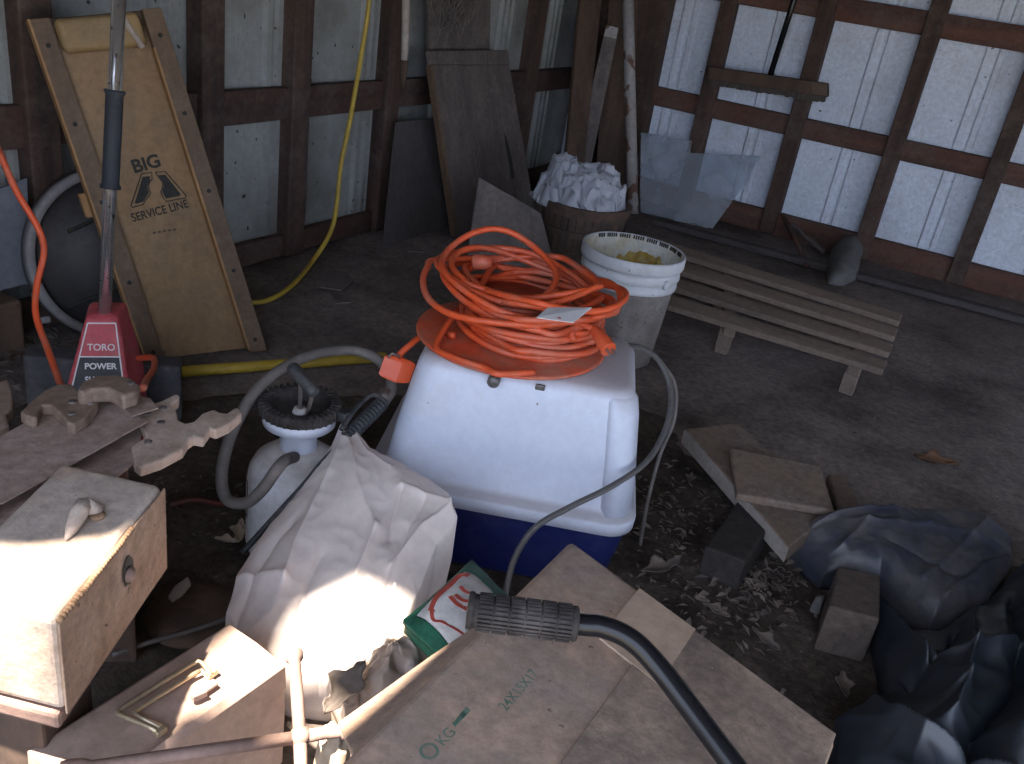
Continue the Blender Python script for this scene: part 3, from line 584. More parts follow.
# ------------------------------------------------------------------ the plastic bag between sprayer and litter box
def zs(*rows): return [at_z(x, y, z) for x, y, z in rows]
mb = fold_sheet(zs((341, 426, 0.33), (356, 432, 0.33), (370, 448, 0.325), (400, 462, 0.32), (432, 481, 0.32), (449, 493, 0.315)), zs((449, 493, 0.315), (457, 519, 0.30), (437, 545, 0.27), (424, 580, 0.235), (408, 615, 0.20), (396, 645, 0.17), (374, 662, 0.15)),
                zs((226, 614, 0.17), (258, 645, 0.16), (285, 662, 0.15), (330, 668, 0.15), (374, 662, 0.15)), zs((341, 426, 0.33), (331, 446, 0.31), (317, 465, 0.29), (292, 500, 0.25), (262, 535, 0.22), (238, 575, 0.19), (226, 614, 0.17)), 0.0, 130, 140, 0.0034, 13, 5.0,
                folds=((0.05, 0.05, 0.62, 0.42, 0.010, .035), (0.62, 0.42, 0.70, 1.0, 0.014, .03), (0.60, 0.18, 0.95, 0.16, 0.012, .025), (0.95, 0.16, 0.80, 0.55, 0.014, .03), (0.78, 0.2, 0.86, 0.9, -.012, .04), (0.02, 0.0, 0.30, 0.75, 0.008, .03), (0.30, 0.75, 0.0, 0.85, 0.012, .03), (0.42, 0.6, 0.46, 1.0, -.010, .04), (0.13, 0.55, 0.10, 1.0, -.012, .03), (0.62, 0.2, 0.72, 0.42, -.014, .03), (0.15, 0.02, 0.5, 0.10, 0.006, .02)),
                bulge=0.026, inset=0.12)
b = build('plastic_bag', mb, M['bag'], smooth=True); tag(b, 'large cloudy white plastic bag slumped beside the white sprayer, sunlit at its lower end', 'plastic bag')
# ------------------------------------------------------------------ soiled wrap, seed sack
ol = zs((352, 664, 0.20), (392, 640, 0.235), (408, 628, 0.24), (440, 648, 0.25), (452, 660, 0.26), (420, 690, 0.25), (385, 712, 0.24), (360, 722, 0.22), (336, 712, 0.20), (330, 690, 0.19))
mb = heap(ol, 0.045, 0.0, amp=0.022, fr=24, rings=34, m=170, seed=6.0, inset=0.0, p=2.0)
b = build('plastic_wrap', mb, M['wrap'], smooth=True); tag(b, 'crumpled soiled white plastic wrap heaped between the cloudy bag and the cardboard box', 'plastic wrap')
sack = thing('seed_sack', 'small white woven sack with green edges and red print, behind the rubber grip', 'sack', at_z(450, 600, 0.0))
Q = Quad(at_z(404, 622, 0.33), at_z(472, 562, 0.33), at_z(520, 610, 0.34), at_z(452, 668, 0.34))
def sackpt(s, t, n=0.0):
    b_ = 0.034 * (1 - abs(2 * s - 1) ** 2.4) * (1 - abs(2 * t - 1) ** 2.4) + 0.004 * noise.noise(V((s * 5, t * 5, 1)))
    return Q(s, t, b_ + n)
def sacksheet(mb, s0, s1, t0, t1, n0, n1, k=10):
    vs = [sackpt(s0 + (s1 - s0) * i / k, t0 + (t1 - t0) * j / k, n) for n in (n0, n1) for j in range(k + 1) for i in range(k + 1)]; w = k + 1; o = w * w; fs = []
    for j in range(k):
        for i in range(k):
            a = j * w + i; fs += [(a, a + w, a + w + 1, a + 1), (o + a, o + a + 1, o + a + w + 1, o + a + w)]
    for i in range(k): fs += [(i, i + 1, o + i + 1, o + i), (k * w + i, o + k * w + i, o + k * w + i + 1, k * w + i + 1), (i * w, o + i * w, o + (i + 1) * w, (i + 1) * w), (i * w + k, (i + 1) * w + k, o + (i + 1) * w + k, o + i * w + k)]
    return mb.add(vs, fs)
mb = MB(); R_ = resample([sackpt(*st) for st in ((0, 0), (1, 0), (1, 1), (0, 1))], 60); cc = sum(R_, V()) / 60
mb.loft([[p.lerp(cc, .02) for p in R_], [p + Q.n * -0.02 for p in R_], [p.lerp(cc, .40) + V((0.02, 0.02, -0.07)) for p in R_], [V((p.x + .02, p.y + .03, 0.0)).lerp(V((cc.x + .02, cc.y + .03, 0)), .45) for p in R_]])
build('sack_body', mb, M['seedgreen'], sack, smooth=True)
mb = MB(); sacksheet(mb, 0.09, 1.0, 0.0, 1.0, -0.002, 0.002, 16); build('white_panel', mb, M['seed'], sack, smooth=True)
mb = MB(); sacksheet(mb, -0.01, 0.10, -0.01, 1.01, -0.003, 0.003); sacksheet(mb, 0.0, 1.0, -0.02, 0.10, -0.003, 0.0035); build('green_border', mb, M['seedgreen'], sack, smooth=True)
mb = MB(); sacksheet(mb, 0.80, 1.01, -0.01, 1.0, -0.003, 0.0035); build('green_border', mb, M['seedgreen'], sack, smooth=True)
mb = MB()
def sk(px, py):
    p = on_plane(px, py, Q.a, Q.n) - Q.a; e, f = Q.b - Q.a, Q.d - Q.a
    a11, a12, a22 = e.dot(e), e.dot(f), f.dot(f); b1, b2 = p.dot(e), p.dot(f); dt = a11 * a22 - a12 * a12
    return ((b1 * a22 - b2 * a12) / dt, (b2 * a11 - b1 * a12) / dt)
def stroke(px, w0_, w1_):
    L = smoothpath([sackpt(*sk(*p), 0.0032) for p in px], 4)
    for i in range(len(L) - 1):
        d = (L[i + 1] - L[i]); n_ = d.cross(Q.n).normalized() * (w0_ + (w1_ - w0_) * i / len(L)) * .5; mb.prism([L[i] - n_, L[i + 1] - n_, L[i + 1] + n_, L[i] + n_], Q.n * .0006)
stroke([(431, 624), (437, 612), (447, 603), (455, 594), (461, 588), (468, 590)], .012, .010)
stroke([(431, 624), (433, 631), (442, 634), (454, 640), (464, 643)], .006, .004)
stroke([(449, 614), (456, 620), (466, 625)], .007, .008); stroke([(454, 612), (461, 617), (469, 618)], .006, .007); stroke([(459, 604), (464, 608), (471, 610)], .006, .006)
build('red_print', mb, M['seedred'], sack)

# ------------------------------------------------------------------ cardboard box and the handlebar above it
ZT = 0.45
A_, B_ = at_z(571, 538, ZT), at_z(838, 734, ZT - 0.02); C_ = at_z(300, 800, ZT)
K = Quad(A_, B_, B_ + (C_ - A_), C_)          # s along the right edge, t along the left edge
box = thing('cardboard_box', 'big closed brown cardboard box with green stencil print in the foreground', 'cardboard box', (A_ + C_ + B_) / 3 * 1.0 - V((0, 0, ZT)))
box_o = origin_of(box)
mb = MB(); k = 14
top = []
for (s, t) in ((0, 0), (1, 0), (1, 1), (0, 1)): top.append(K(s, t, 0))
low = [V((p.x, p.y, 0.16)) for p in top]
mb.hexa(low, top); build('carton', mb, M['card'], box, bevel=0.012, seg=3)
mb = MB(); K.slab(mb, 0.425, 0.995, 0.008, 0.995, -0.002, 0.0026); build('right_flap', mb, M['card_dirty'], box, bevel=.001)
mb = MB(); K.slab(mb, 0.30, 0.52, 0.006, 0.23, 0.0, 0.0034); build('paper_tape', mb, M['tape'], box)
# folded-out side flap on the left
e0, e1 = K(0.0, 0.30, -0.012), K(0.0, 0.86, -0.012)
f0, f1 = at_z(432, 655, 0.395), at_z(338, 722, 0.395)
mb = MB(); mb.prism([e0, e1, f1, f0], (0, 0, -0.006)); build('flap', mb, M['card'], box, bevel=0.002)
tx = (K(0, 0) - K(0, 1)).normalized(); ty = (K(0, 0) - K(1, 0)).normalized()
lettering('stencil_print', '24X15X17', box, on_plane(519, 690, K.a, K.n), tx, ty, 0.019, M['green_ink'], 0.0006, 0.004, 0.95)
lettering('stencil_print', 'O', box, on_plane(430, 752, K.a, K.n), tx, ty, 0.030, M['green_ink'], 0.0006, 0.010)
lettering('stencil_print', 'KG', box, on_plane(446, 737, K.a, K.n), tx, ty, 0.019, M['green_ink'], 0.0006, 0.008)
mb = MB()
for i in range(3):
    a = on_plane(455 + i * 4, 727 - i * 4, K.a, K.n); mb.obox(a, tx * 0.016, ty * (0.005 + .001 * i), K.n * 0.0008)
build('stencil_bar', mb, M['green_ink'], box)
hb = thing('handlebar', 'bent black tubular handle with a dark ribbed rubber grip above the cardboard box', 'handlebar', at_z(745, 780, 0.46))
g0, g1 = at_d(467, 610, 0.985), at_d(577, 624, 0.995)
gx = (g1 - g0)
pth = smoothpath([g0.lerp(g1, 0.15), g1, at_d(603, 627, 0.998), at_d(630, 639, 1.0), at_d(655, 663, 1.0), at_d(690, 708, 0.99), at_d(735, 768, 0.975), at_d(790, 842, 0.96)], 10)
mb = MB(); mb.tube(pth, 0.0118, 20); build('bar', mb, M['black'], hb, smooth=True)
mb = MB(); pr = []; rr = []
for f, r in ((0, .010), (0.005, .0195), (0.045, .0205), (0.06, .0185), (0.09, .0178), (0.95, .0182), (0.97, .0190), (1.0, .0185), (1.003, .012)): pr.append(g0.lerp(g1, f)); rr.append(r)
mb.tube(pr, rr, 28); gr = build('rubber_grip', mb, M['grip'], hb, smooth=True, bevel=0.001)
mb = MB(); d = gx.normalized(); a1 = d.orthogonal().normalized(); a2 = d.cross(a1)
for i in range(6):
    for j in range(26):
        an = 2 * math.pi * j / 26; o = (a1 * math.cos(an) + a2 * math.sin(an)); s_ = d.cross(o)
        mb.obox(g0.lerp(g1, 0.10 + i * 0.143) + o * 0.0165 - s_ * 0.0013, gx * 0.122, s_ * 0.0026, o * 0.0040)
build('grip_ribs', mb, M['grip'], gr)

# ------------------------------------------------------------------ toolbox
ZB = 0.25
tl, tr = at_z(40, 742, ZB), at_z(228, 624, ZB)
rd = at_z(281, 664, ZB - 0.004); al = (tr - tl); lx = al.normalized(); wy = (rd - tr); wy -= lx * wy.dot(lx); 
tl2 = tl - al * 0.06
bx = thing('toolbox', 'tan metal toolbox with a folded brass bail handle on its lid, partly in sun', 'toolbox', V((tl.x, tl.y, 0)) + al * 0.5 * 1.0 - V((0, 0, al.z * .5)))
def tbx(a, w, z): return V((tl2.x, tl2.y, z)) + al * a * 1.06 + wy * w
prof = [(-0.02, 0.05), (-0.02, 0.205), (0.0, 0.25), (0.06, 0.254), (0.55, 0.256), (0.98, 0.252), (1.04, 0.243), (1.10, 0.165), (1.10, 0.05)]
mb = MB(); mb.loft([[tbx(a, w, z) for w, z in prof] for a in (0, 0.01, 0.99, 1.0)]); build('case', mb, M['tool'], bx, bevel=0.003)
mb = MB(); prof2 = [(0.98, 0.2535), (1.045, 0.2445), (1.075, 0.2075), (1.095, 0.2075), (1.065, 0.249), (0.98, 0.258)]
mb.loft([[tbx(a, w, z) for w, z in prof2] for a in (0.0, 1.0)]); build('lid_lip', mb, M['tool'], bx, bevel=0.001)
mb = MB()
zt = 0.265
def tz(x, y): return at_z(x, y, zt)
mb.tube([tz(157, 731), tz(150, 727), tz(119, 714), tz(117, 712), tz(122, 708), tz(190, 665), tz(198, 661), tz(202, 663), tz(211, 674)], 0.0034, 10)
mb.tube([tz(160, 727), tz(136, 715), tz(134, 712), tz(140, 708), tz(192, 675), tz(200, 671)], 0.0034, 10)
hn = build('bail_handle', mb, M['brass'], bx, smooth=True)
mb = MB(); 
for p in ((157, 731), (209, 673)):
    q = at_z(*p, 0.256); mb = MB(); mb.obox(q - lx * 0.008, lx * 0.016, wy.normalized() * 0.012, V((0, 0, 0.010))); build('handle_bracket', mb, M['brass'], bx, bevel=0.002)
mb = MB(); q = at_z(197, 692, 0.257); mb.obox(q, lx * 0.028, wy.normalized() * 0.012, V((0, 0, 0.006))); mb.obox(at_z(190, 700, 0.257), lx * 0.02 + wy * .04, wy.normalized() * 0.008, V((0, 0, 0.011))); build('latch', mb, M['tool'], bx, bevel=0.002)

# ------------------------------------------------------------------ lug wrench
lw = thing('lug_wrench', 'rusty four-way lug wrench lying across the tan toolbox front', 'lug wrench', at_z(300, 745, 0.26))
z = 0.285
ctr = at_z(300, 737, z); up_ = at_z(294, 652, z + 0.02); dn = at_z(302, 800, z - .03); lf = at_z(60, 772, z + 0.01); rt = at_z(345, 730, z)
for e, nm in ((up_, 'arm'), (dn, 'arm'), (lf, 'arm'), (rt, 'arm')):
    d = (e - ctr)
    mb = MB(); mb.tube([ctr - d * 0.0, ctr + d * .5, ctr + d * .88, ctr + d * .91, ctr + d * .97, e], [0.0088, 0.0086, 0.0086, 0.0125, 0.0135, 0.012], 14)
    build('arm', mb, M['iron'], lw, smooth=True)
mb = MB(); mb.lathe([(0.004, -0.012), (0.0125, -0.008), (0.0135, 0), (0.0125, 0.008), (0.004, 0.012)], ctr, n=18); build('hub', mb, M['iron'], lw, smooth=True)

# ------------------------------------------------------------------ pale leaf curls by the wrench
def leaf(px, py, z, size, ang, curl, m, label, name='dry_leaf', group=None, dist=None):
    c = at_z(px, py, z); mb = MB(); nu, nv = 10, 10
    def fn(u, v):
        x = (u - .5) * 2; y = (v - .5) * 2
        w = (1 - abs(y) ** 1.6) * (0.62 + 0.24 * math.sin(y * 7 + 1))
        p = V((x * w * 0.62, y, 0)) * size
        p.z = curl * size * (x * x * 1.2 * w + 0.5 * y * y) + 0.12 * size * noise.noise(V((x * 3, y * 3, px * .1)))
        return c + V((p.x * math.cos(ang) - p.y * math.sin(ang), p.x * math.sin(ang) + p.y * math.cos(ang), max(p.z, 0) + 0.003))
    mb.grid(fn, nu, nv); o = build(name, mb, m, smooth=True, solid=0.0012)
    return tag(o, label, 'leaf', group)
ol = zs((322, 728, 0.255), (336, 720, 0.26), (350, 730, 0.26), (352, 748, 0.25), (340, 758, 0.25), (324, 752, 0.25))
mb = heap(ol, 0.02, 0.05, amp=0.008, fr=40, rings=12, m=60, seed=9, inset=0.1)
o = build('crumpled_paper', mb, M['leafpale'], smooth=True); tag(o, 'small crumpled cream paper scrap at the right end of the lug wrench', 'paper scrap')
leaf(345, 692, 0.262, .058, .15, .30, M['leaf'], 'large curled brown leaf below the cloudy bag, beside the soiled wrap')

# ------------------------------------------------------------------ weathered pale box at the left
ZP = 0.50
p_br, p_fr, p_bl = at_z(163, 484, ZP), at_z(56, 618, ZP), at_z(62, 461, ZP)
p_fl = p_bl + (p_fr - p_br)
pb = thing('weathered_box', 'weathered cream painted wooden box with a rusty hole in its side, top in sun', 'wooden box', V((p_br.x, p_br.y, 0.32)))
zb = 0.352
def drop(p, z, k=0.0): return V((p.x, p.y, z)) + (p_bl - p_br).normalized() * k
tops = [p_br, p_fr, p_fl, p_bl]
mb = MB(); mb.hexa([drop(p_br, zb, 0.0), drop(p_fr, zb), drop(p_fl, zb), drop(p_bl, zb)], tops)
bd = build('box_body', mb, M['oldbox'], pb, bevel=0.012, seg=4)
ex = (p_fr - p_br); ey = (p_bl - p_br); sn = V((-ex.y, ex.x, 0)).normalized(); sn = sn if sn.x > 0 else -sn
mb = MB(); sd = [drop(p_br, zb), drop(p_fr, zb), p_fr + V((0, 0, -.006)), p_br + V((0, 0, -.006))]; mb.prism([p + sn * .0005 for p in sd], sn * .003); build('shaded_side', mb, M['side_shade'], pb, bevel=.001)
mb = MB(); n = 30                                           # rotted rim strip along the side
sidep = []
for i in range(n + 1):
    f = 0.36 + 0.64 * i / n; sidep.append(p_br.lerp(p_fr, f) + V((0, 0, -0.004 - 0.006 * abs(noise.noise(V((f * 22, 1, 4)))))) + sn * 0.003)
for i in range(n): mb.tube([sidep[i], sidep[i + 1]], [0.004 + 0.003 * abs(noise.noise(V((i * .7, 2, 2)))), 0.004 + 0.003 * abs(noise.noise(V(((i + 1) * .7, 2, 2))))], 6)
build('chipped_edge', mb, M['rawedge'], pb, smooth=True)
hc = on_plane(124, 570, p_br, sn) + sn * 0.005
mb = MB(); R_ = []
vv = V((0, 0, 1)); uu = ex.normalized()
for j in range(22):
    a = 2 * math.pi * j / 22; r = 0.017 * (1 + 0.25 * noise.noise(V((math.cos(a) * 2, math.sin(a) * 2, 0)))); R_.append(hc + uu * math.cos(a) * r * 0.85 + vv * math.sin(a) * r * 1.35)
mb.prism(R_, sn * 0.001); build('side_hole', mb, M['ink'], pb)
mb = MB(); mb.lathe([(0.010, -0.004), (0.011, 0.004), (0.006, 0.009), (0.002, 0.010)], hc - vv * 0.006, axis=sn, n=16); build('bolt', mb, M['iron'], pb, smooth=True)
mb = MB(); 
for i in range(24):
    a = math.pi * i / 23
lipz = zb
mb.prism([drop(p_fr, lipz) + ex.normalized() * 0.004 - sn * 0.006, drop(p_fl, lipz) + ex.normalized() * 0.004, drop(p_bl, lipz) - ex * .1, drop(p_br, lipz) - sn * 0.008], (0, 0, -0.026)); build('bottom_rim', mb, M['iron'], pb, bevel=0.006)
# ridge and flaps of lifted veneer on the lid
mb = MB(); r0, r1 = at_z(84, 503, ZP + 0.018), at_z(66, 540, ZP + 0.002)
mb.tube([r0, r0.lerp(r1, .3), r0.lerp(r1, .7), r1], [0.010, 0.012, 0.008, 0.002], 10); mb.tube([r0, r0 + V((0.006, 0.012, -0.018))], [0.010, 0.012], 10); build('lifted_splinter', mb, M['oldbox'], pb, smooth=True)
mb = MB(); c = at_z(97, 517, ZP); mb.lathe([(0.010, 0), (0.011, 0.003), (0.006, 0.005)], c, n=14); build('nail_head', mb, M['rawedge'], pb, smooth=True)
# post that carries the box
mb = MB(); ql = [V((p.x, p.y, 0.0)) for p in (p_br.lerp(p_fr, .50) + ey * .30, p_br.lerp(p_fr, .93) + ey * .30, p_fl.lerp(p_bl, .05) - ey * .06, p_fl.lerp(p_bl, .48) - ey * .06)]
mb.hexa(ql, [V((p.x, p.y, zb - 0.022)) for p in ql]); o = build('wood_block', mb, M['browood'], bevel=0.006); tag(o, 'dark brown wooden block standing under the weathered cream box', 'wood block')

# ------------------------------------------------------------------ saws on a crate
ZS = 0.465
mb = MB(); cr = [V((*at_z(x, y, 0.435).xy, 0)) for x, y in ((10, 452), (128, 458), (122, 405), (30, 405))]
mb.hexa(cr, [p + V((0, 0, 0.435)) for p in cr]); o = build('crate', mb, M['browood'], bevel=0.006); tag(o, 'low brown wooden crate hidden under the old hand saws', 'crate')
def slab(px, z, th): mb = MB(); return mb.prism([at_z(x, y, z) for x, y in px], (0, 0, -th))
def saw(label, blade, handle, zb_, zh, mh, screws, teeth=None, th=0.020):
    t = thing('hand_saw', label, 'hand saw', at_z(*handle[0], zb_), 'old hand saws on the crate')
    bl = build('blade', slab(blade, zb_, 0.002), M['rust'], t)
    h = build('handle', slab(handle, zh, th), mh, t, bevel=0.0075, seg=4)
    if teeth:
        a, b_ = at_z(*teeth[0], zb_), at_z(*teeth[1], zb_); mb = MB(); n = 90; dd = (b_ - a) / n; nn = V((dd.y, -dd.x, 0)).normalized() * 0.0035
        if nn.dot(EYE - a) < 0: nn = -nn
        for i in range(n): p = a + dd * i; mb.prism([p, p + dd, p + dd * .5 + nn], (0, 0, -0.002))
        build('teeth', mb, M['rust'], bl)
    for s_ in screws:
        mb = MB(); mb.lathe([(0.0068, -0.002), (0.0068, 0.0012), (0.004, 0.0018)], at_z(*s_, zh), n=16); build('screw', mb, M['steel'], h, smooth=True)
    return t
saw('pale bare wooden saw handle pointing right, its blade under the other saws', [(146, 412), (136, 462), (60, 520), (-60, 600), (-80, 540), (20, 470)],
    [(133.7, 412), (147, 404.7), (161, 400.6), (174.7, 393.8), (179.5, 394.4), (178.5, 399), (170.6, 404.7), (176, 410), (178.8, 419.7), (185.6, 423), (193.8, 421), (202, 413), (214, 408.8), (219.8, 412), (226.6, 413), (233.5, 408), (239, 407.4), (242, 413), (229.4, 424), (215.7, 430), (210, 428), (203.4, 438), (193.8, 436), (188, 440), (183, 448.4), (170.6, 455), (161, 460), (140, 467), (134, 462), (131, 446), (146, 436), (142, 426.5)],
    0.446, 0.458, M['handle3'], [(147, 413.5), (163, 407.5), (161, 422.5), (148, 442)])
saw('rust-brown hand saw with a dark curved handle, tooth edge toward the cream box', [(146, 421), (118, 400), (75, 398), (30, 420), (-60, 470), (-80, 560), (0, 503)],
    [(20, 411.6), (31.5, 400.6), (45, 389.6), (57.5, 384), (72, 383.5), (79, 391), (93, 395), (98, 399), (96, 405), (85, 418), (74, 424), (67, 422), (60, 413), (50.6, 405), (42, 405), (38.5, 410), (37, 416), (33, 417.5), (24.6, 415)],
    0.470, 0.490, M['handle2'], [(72, 402), (90, 403), (71.5, 413.5)], teeth=((146, 421), (0, 503)))
saw('dark hand saw grip lying crosswise on the pile just below the red housing', [(112, 391), (136, 395), (150, 398), (158, 408), (132, 416), (118, 404)],
    [(76.6, 389.6), (82, 381), (96, 375), (116, 374), (131, 377), (139.5, 384), (137, 391), (123, 396), (117.6, 392), (108, 388), (93, 389), (82, 392)],
    0.478, 0.515, M['handle2'], [(131, 383)], th=0.028)
mb = slab([(112, 388), (124, 392), (122, 398), (108, 395)], 0.494, 0.010); o = build('red_scrap', mb, M['red'], bevel=0.002); tag(o, 'tiny red plastic scrap under the crosswise saw grip', 'scrap')
mb = slab([(-12, 385), (8, 378), (13, 392), (13, 408), (6, 414), (9, 424), (-2, 430), (-12, 428)], 0.43, 0.02); o = build('tool_handle', mb, M['handle'], bevel=0.004); tag(o, 'worn brown tool handle at the left edge of the pile', 'tool handle')

# ------------------------------------------------------------------ red power shovel
ps = thing('power_shovel', 'upright red electric snow shovel with chrome shaft and slate foam grip', 'power shovel', at_z(100, 400, 0.0) * 1.0)
D = 2.30
hf = [at_d(x, y, d) for x, y, d in ((66, 390, D), (129, 390, D), (118, 316, D + .02), (86, 316, D + .02))]
hq = Quad(*hf); bk = V((-0.70, 0.66, 0)) * 0.13
mb = MB(); base_ = [V((hf[0].x, hf[0].y, 0.02)) - (hf[1] - hf[0]) * 0.25, V((hf[1].x, hf[1].y, 0.02)) + (hf[1] - hf[0]) * 0.25]
mb.loft([[base_[0], base_[1], base_[1] + bk * 1.3, base_[0] + bk * 1.3], [hf[0], hf[1], hf[1] + bk + (hf[1] - hf[0]) * .22, hf[0] + bk], [hf[3], hf[2], hf[2] + bk * .75 + (hf[1] - hf[0]) * .1, hf[3] + bk * .75]])
hs = build('housing', mb, M['red'], ps, bevel=0.010, seg=3)
mb = MB()
def bar(p, q_, w, n0=0.0008): 
    a, b_ = hq(*p, n0), hq(*q_, n0); dd = (b_ - a).normalized(); ss = dd.cross(hq.n).normalized() * w * .5
    mb.prism([a - ss, b_ - ss, b_ + ss, a + ss], hq.n * 0.0008)
P4 = [(0.08, -0.25), (0.92, -0.25), (0.90, 0.90), (0.10, 0.90)]
bar(P4[0], P4[3], .003); bar(P4[1], P4[2], .003); bar((.10, .90), (.90, .90), .003); bar((.09, .445), (.91, .445), .003)
build('white_border', mb, M['white'], hs)
mb = MB(); mb.prism([hq(.09, -.24, .0004), hq(.91, -.24, .0004), hq(.90, .44, .0004), hq(.10, .44, .0004)], hq.n * 0.0006); build('dark_panel', mb, M['darkpanel'], hs)
xx = hq(1, .5) - hq(0, .5); yy = hq(.5, 1) - hq(.5, 0)
lettering('lettering', 'TORO', hs, hq(.52, .57), xx, yy, 0.022, M['white'], 0.0012, 0.014, 0.95)
lettering('lettering', 'POWER', hs, hq(.525, .315), xx, yy, 0.0195, M['white'], 0.0014, 0.03, 1.0)
lettering('lettering', 'SHOVEL', hs, hq(.525, .135), xx, yy, 0.0195, M['white'], 0.0014, 0.03, 0.9)
s0, s1 = at_d(104, 326, D + 0.055), at_d(121, -45, D - 0.05)
L = s1 - s0
mb = MB(); mb.tube([s0, s1], 0.0150, 24); build('shaft', mb, M['chrome'], ps, smooth=True)
ga, gb = s0 + L * 0.40, s0 + L * 0.665
mb = MB(); gl = gb - ga; mb.tube([ga, ga + gl * .005, ga + gl * .03, ga + gl * .05, ga + gl * .95, ga + gl * .97, ga + gl * .995, gb], [.014, .0225, .0225, .0188, .0188, .0225, .0225, .014], 24); build('foam_grip', mb, M['foam'], ps, smooth=True)
mb = MB(); mb.tube(smoothpath([hf[1] + bk * 1.0 + V((0.02, 0.0, 0.03)), at_d(153, 358, D - .02), at_d(154, 368, D - .1), at_d(147, 380, D - .25), at_d(143, 388, D - .40)], 8), 0.0075, 10); build('pigtail_cord', mb, M['reel'], ps, smooth=True)
# slate coloured box behind it
mb = MB(); a, b_ = at_z(22, 356, 0.16), at_z(181, 368, 0.16); yb = V((-0.72, 0.69, 0)) * 0.07
mb.hexa([V((a.x, a.y, 0)), V((b_.x, b_.y, 0)), V((b_.x, b_.y, 0)) + yb, V((a.x, a.y, 0)) + yb], [a, b_, b_ + yb, a + yb]); o = build('slate_box', mb, M['slate'], bevel=0.008); tag(o, 'long dark slate-grey box behind the red snow shovel housing', 'box')

# ------------------------------------------------------------------ mechanic's creeper
c0, c1 = at_z(146, 365, 0.0), at_z(266, 350, 0.0); t0 = at_x(27, 20, -2.30)
nn = (c1 - c0).cross(t0 - c0).normalized(); t1 = on_plane(160, 8, c0, nn)
G = Quad(c0, c1, t1, t0)
crp = thing('creeper', 'tan wooden mechanic creeper with padded headrest standing against the left wall', 'creeper', (c0 + c1) / 2)
mb = MB(); G.slab(mb, 0.10, 0.90, 0.012, 0.985, -0.022, -0.010); pn = build('deck_panel', mb, M['tan'], crp, bevel=0.002)
for s0_, s1_ in ((0.0, 0.155), (0.845, 1.0)):
    mb = MB(); G.slab(mb, s0_, s1_, 0.0, 1.0, -0.02, 0.014); r_ = build('side_rail', mb, M['rail'], crp, bevel=0.003)
    for t_ in (0.04, 0.26, 0.50, 0.72, 0.93):
        mb = MB(); mb.lathe([(0.0062, 0), (0.0062, .002), (0.004, .003)], G((s0_ + s1_) / 2, t_, .014), axis=G.n, n=12); build('bolt_head', mb, M['ink'], r_, smooth=True)
mb = MB(); G.slab(mb, -0.004, 0.012, 0.0, 1.0, -0.021, 0.0145); build('rail_edge', mb, M['edge'], crp)
mb = MB(); G.slab(mb, 0.838, 0.856, 0.01, 0.90, -0.010, 0.0152); build('rail_edge', mb, M['edge'], crp)
mb = MB(); G.slab(mb, 0.10, 0.90, 0.94, 1.0, -0.03, -0.010); build('crossbar', mb, M['rail'], crp, bevel=0.003)
mb = MB(); G.slab(mb, 0.17, 0.80, 0.905, 0.995, -0.01, 0.030); build('headrest', mb, M['vinyl'], crp, bevel=0.018, seg=4)
mb = MB(); G.slab(mb, -0.05, 0.04, 0.46, 0.53, -0.045, -0.02); build('caster_block', mb, M['edge'], crp, bevel=0.003)
mb = MB(); a = G(.66, .98, .036); b_ = G(.74, .90, .036); mb.tube([a, b_], .008, 8); build('headrest_stay', mb, M['pale_end'], crp)
gx_, gy_ = G(1, .5) - G(0, .5), G(.5, 1) - G(.5, 0)
lettering('lettering', 'BIG', crp, on_plane(147, 164, G.a, G.n), gx_ + gy_ * .06, gy_, 0.050, M['ink'], -0.0085, 0.03, 1.05)
lettering('lettering', 'SERVICE LINE', crp, on_plane(161, 211, G.a, G.n), gx_ + gy_ * .05, gy_, 0.033, M['ink'], -0.0085, 0.02, 0.85)
mb = MB()
def gp(x, y): return on_plane(x, y, G.a, G.n) - G.n * 0.0090
arcL = [(155.5 - 6.2 * math.sin(a), 186.5 - 8.0 * math.cos(a)) for a in [math.radians(k) for k in (25, 50, 80, 110, 140)]]
arcR = [(157.5 + 6.2 * math.sin(a), 185.5 - 8.0 * math.cos(a)) for a in [math.radians(k) for k in (25, 50, 80, 110, 140)]]
for poly in ([(142.5, 173.5), (152.5, 172.5)] + arcL + [(147, 199), (144, 204.5), (133, 207.5), (131.5, 206)], [(156, 172.2), (166, 171.5), (187, 195.5), (186, 198), (167, 201.5), (163, 196)] + arcR[::-1]):
    cxm = sum(p[0] for p in poly) / len(poly); cym = sum(p[1] for p in poly) / len(poly)
    mb.prism([gp(cxm + (x - cxm) * .72, cym + (y - cym) * .80) for x, y in poly], G.n * .0008)
    Lp = [gp(*p) + G.n * .0006 for p in poly]; mb.tube(Lp + [Lp[0]], .0016, 5)
build('emblem', mb, M['ink'], crp)
mb = MB()
for k in range(5): mb.obox(gp(154 + k * 5, 234 - k * 0.8), gx_.normalized() * 0.009, gy_.normalized() * 0.006, G.n * 0.0008)
build('stamp', mb, M['browood'], crp)

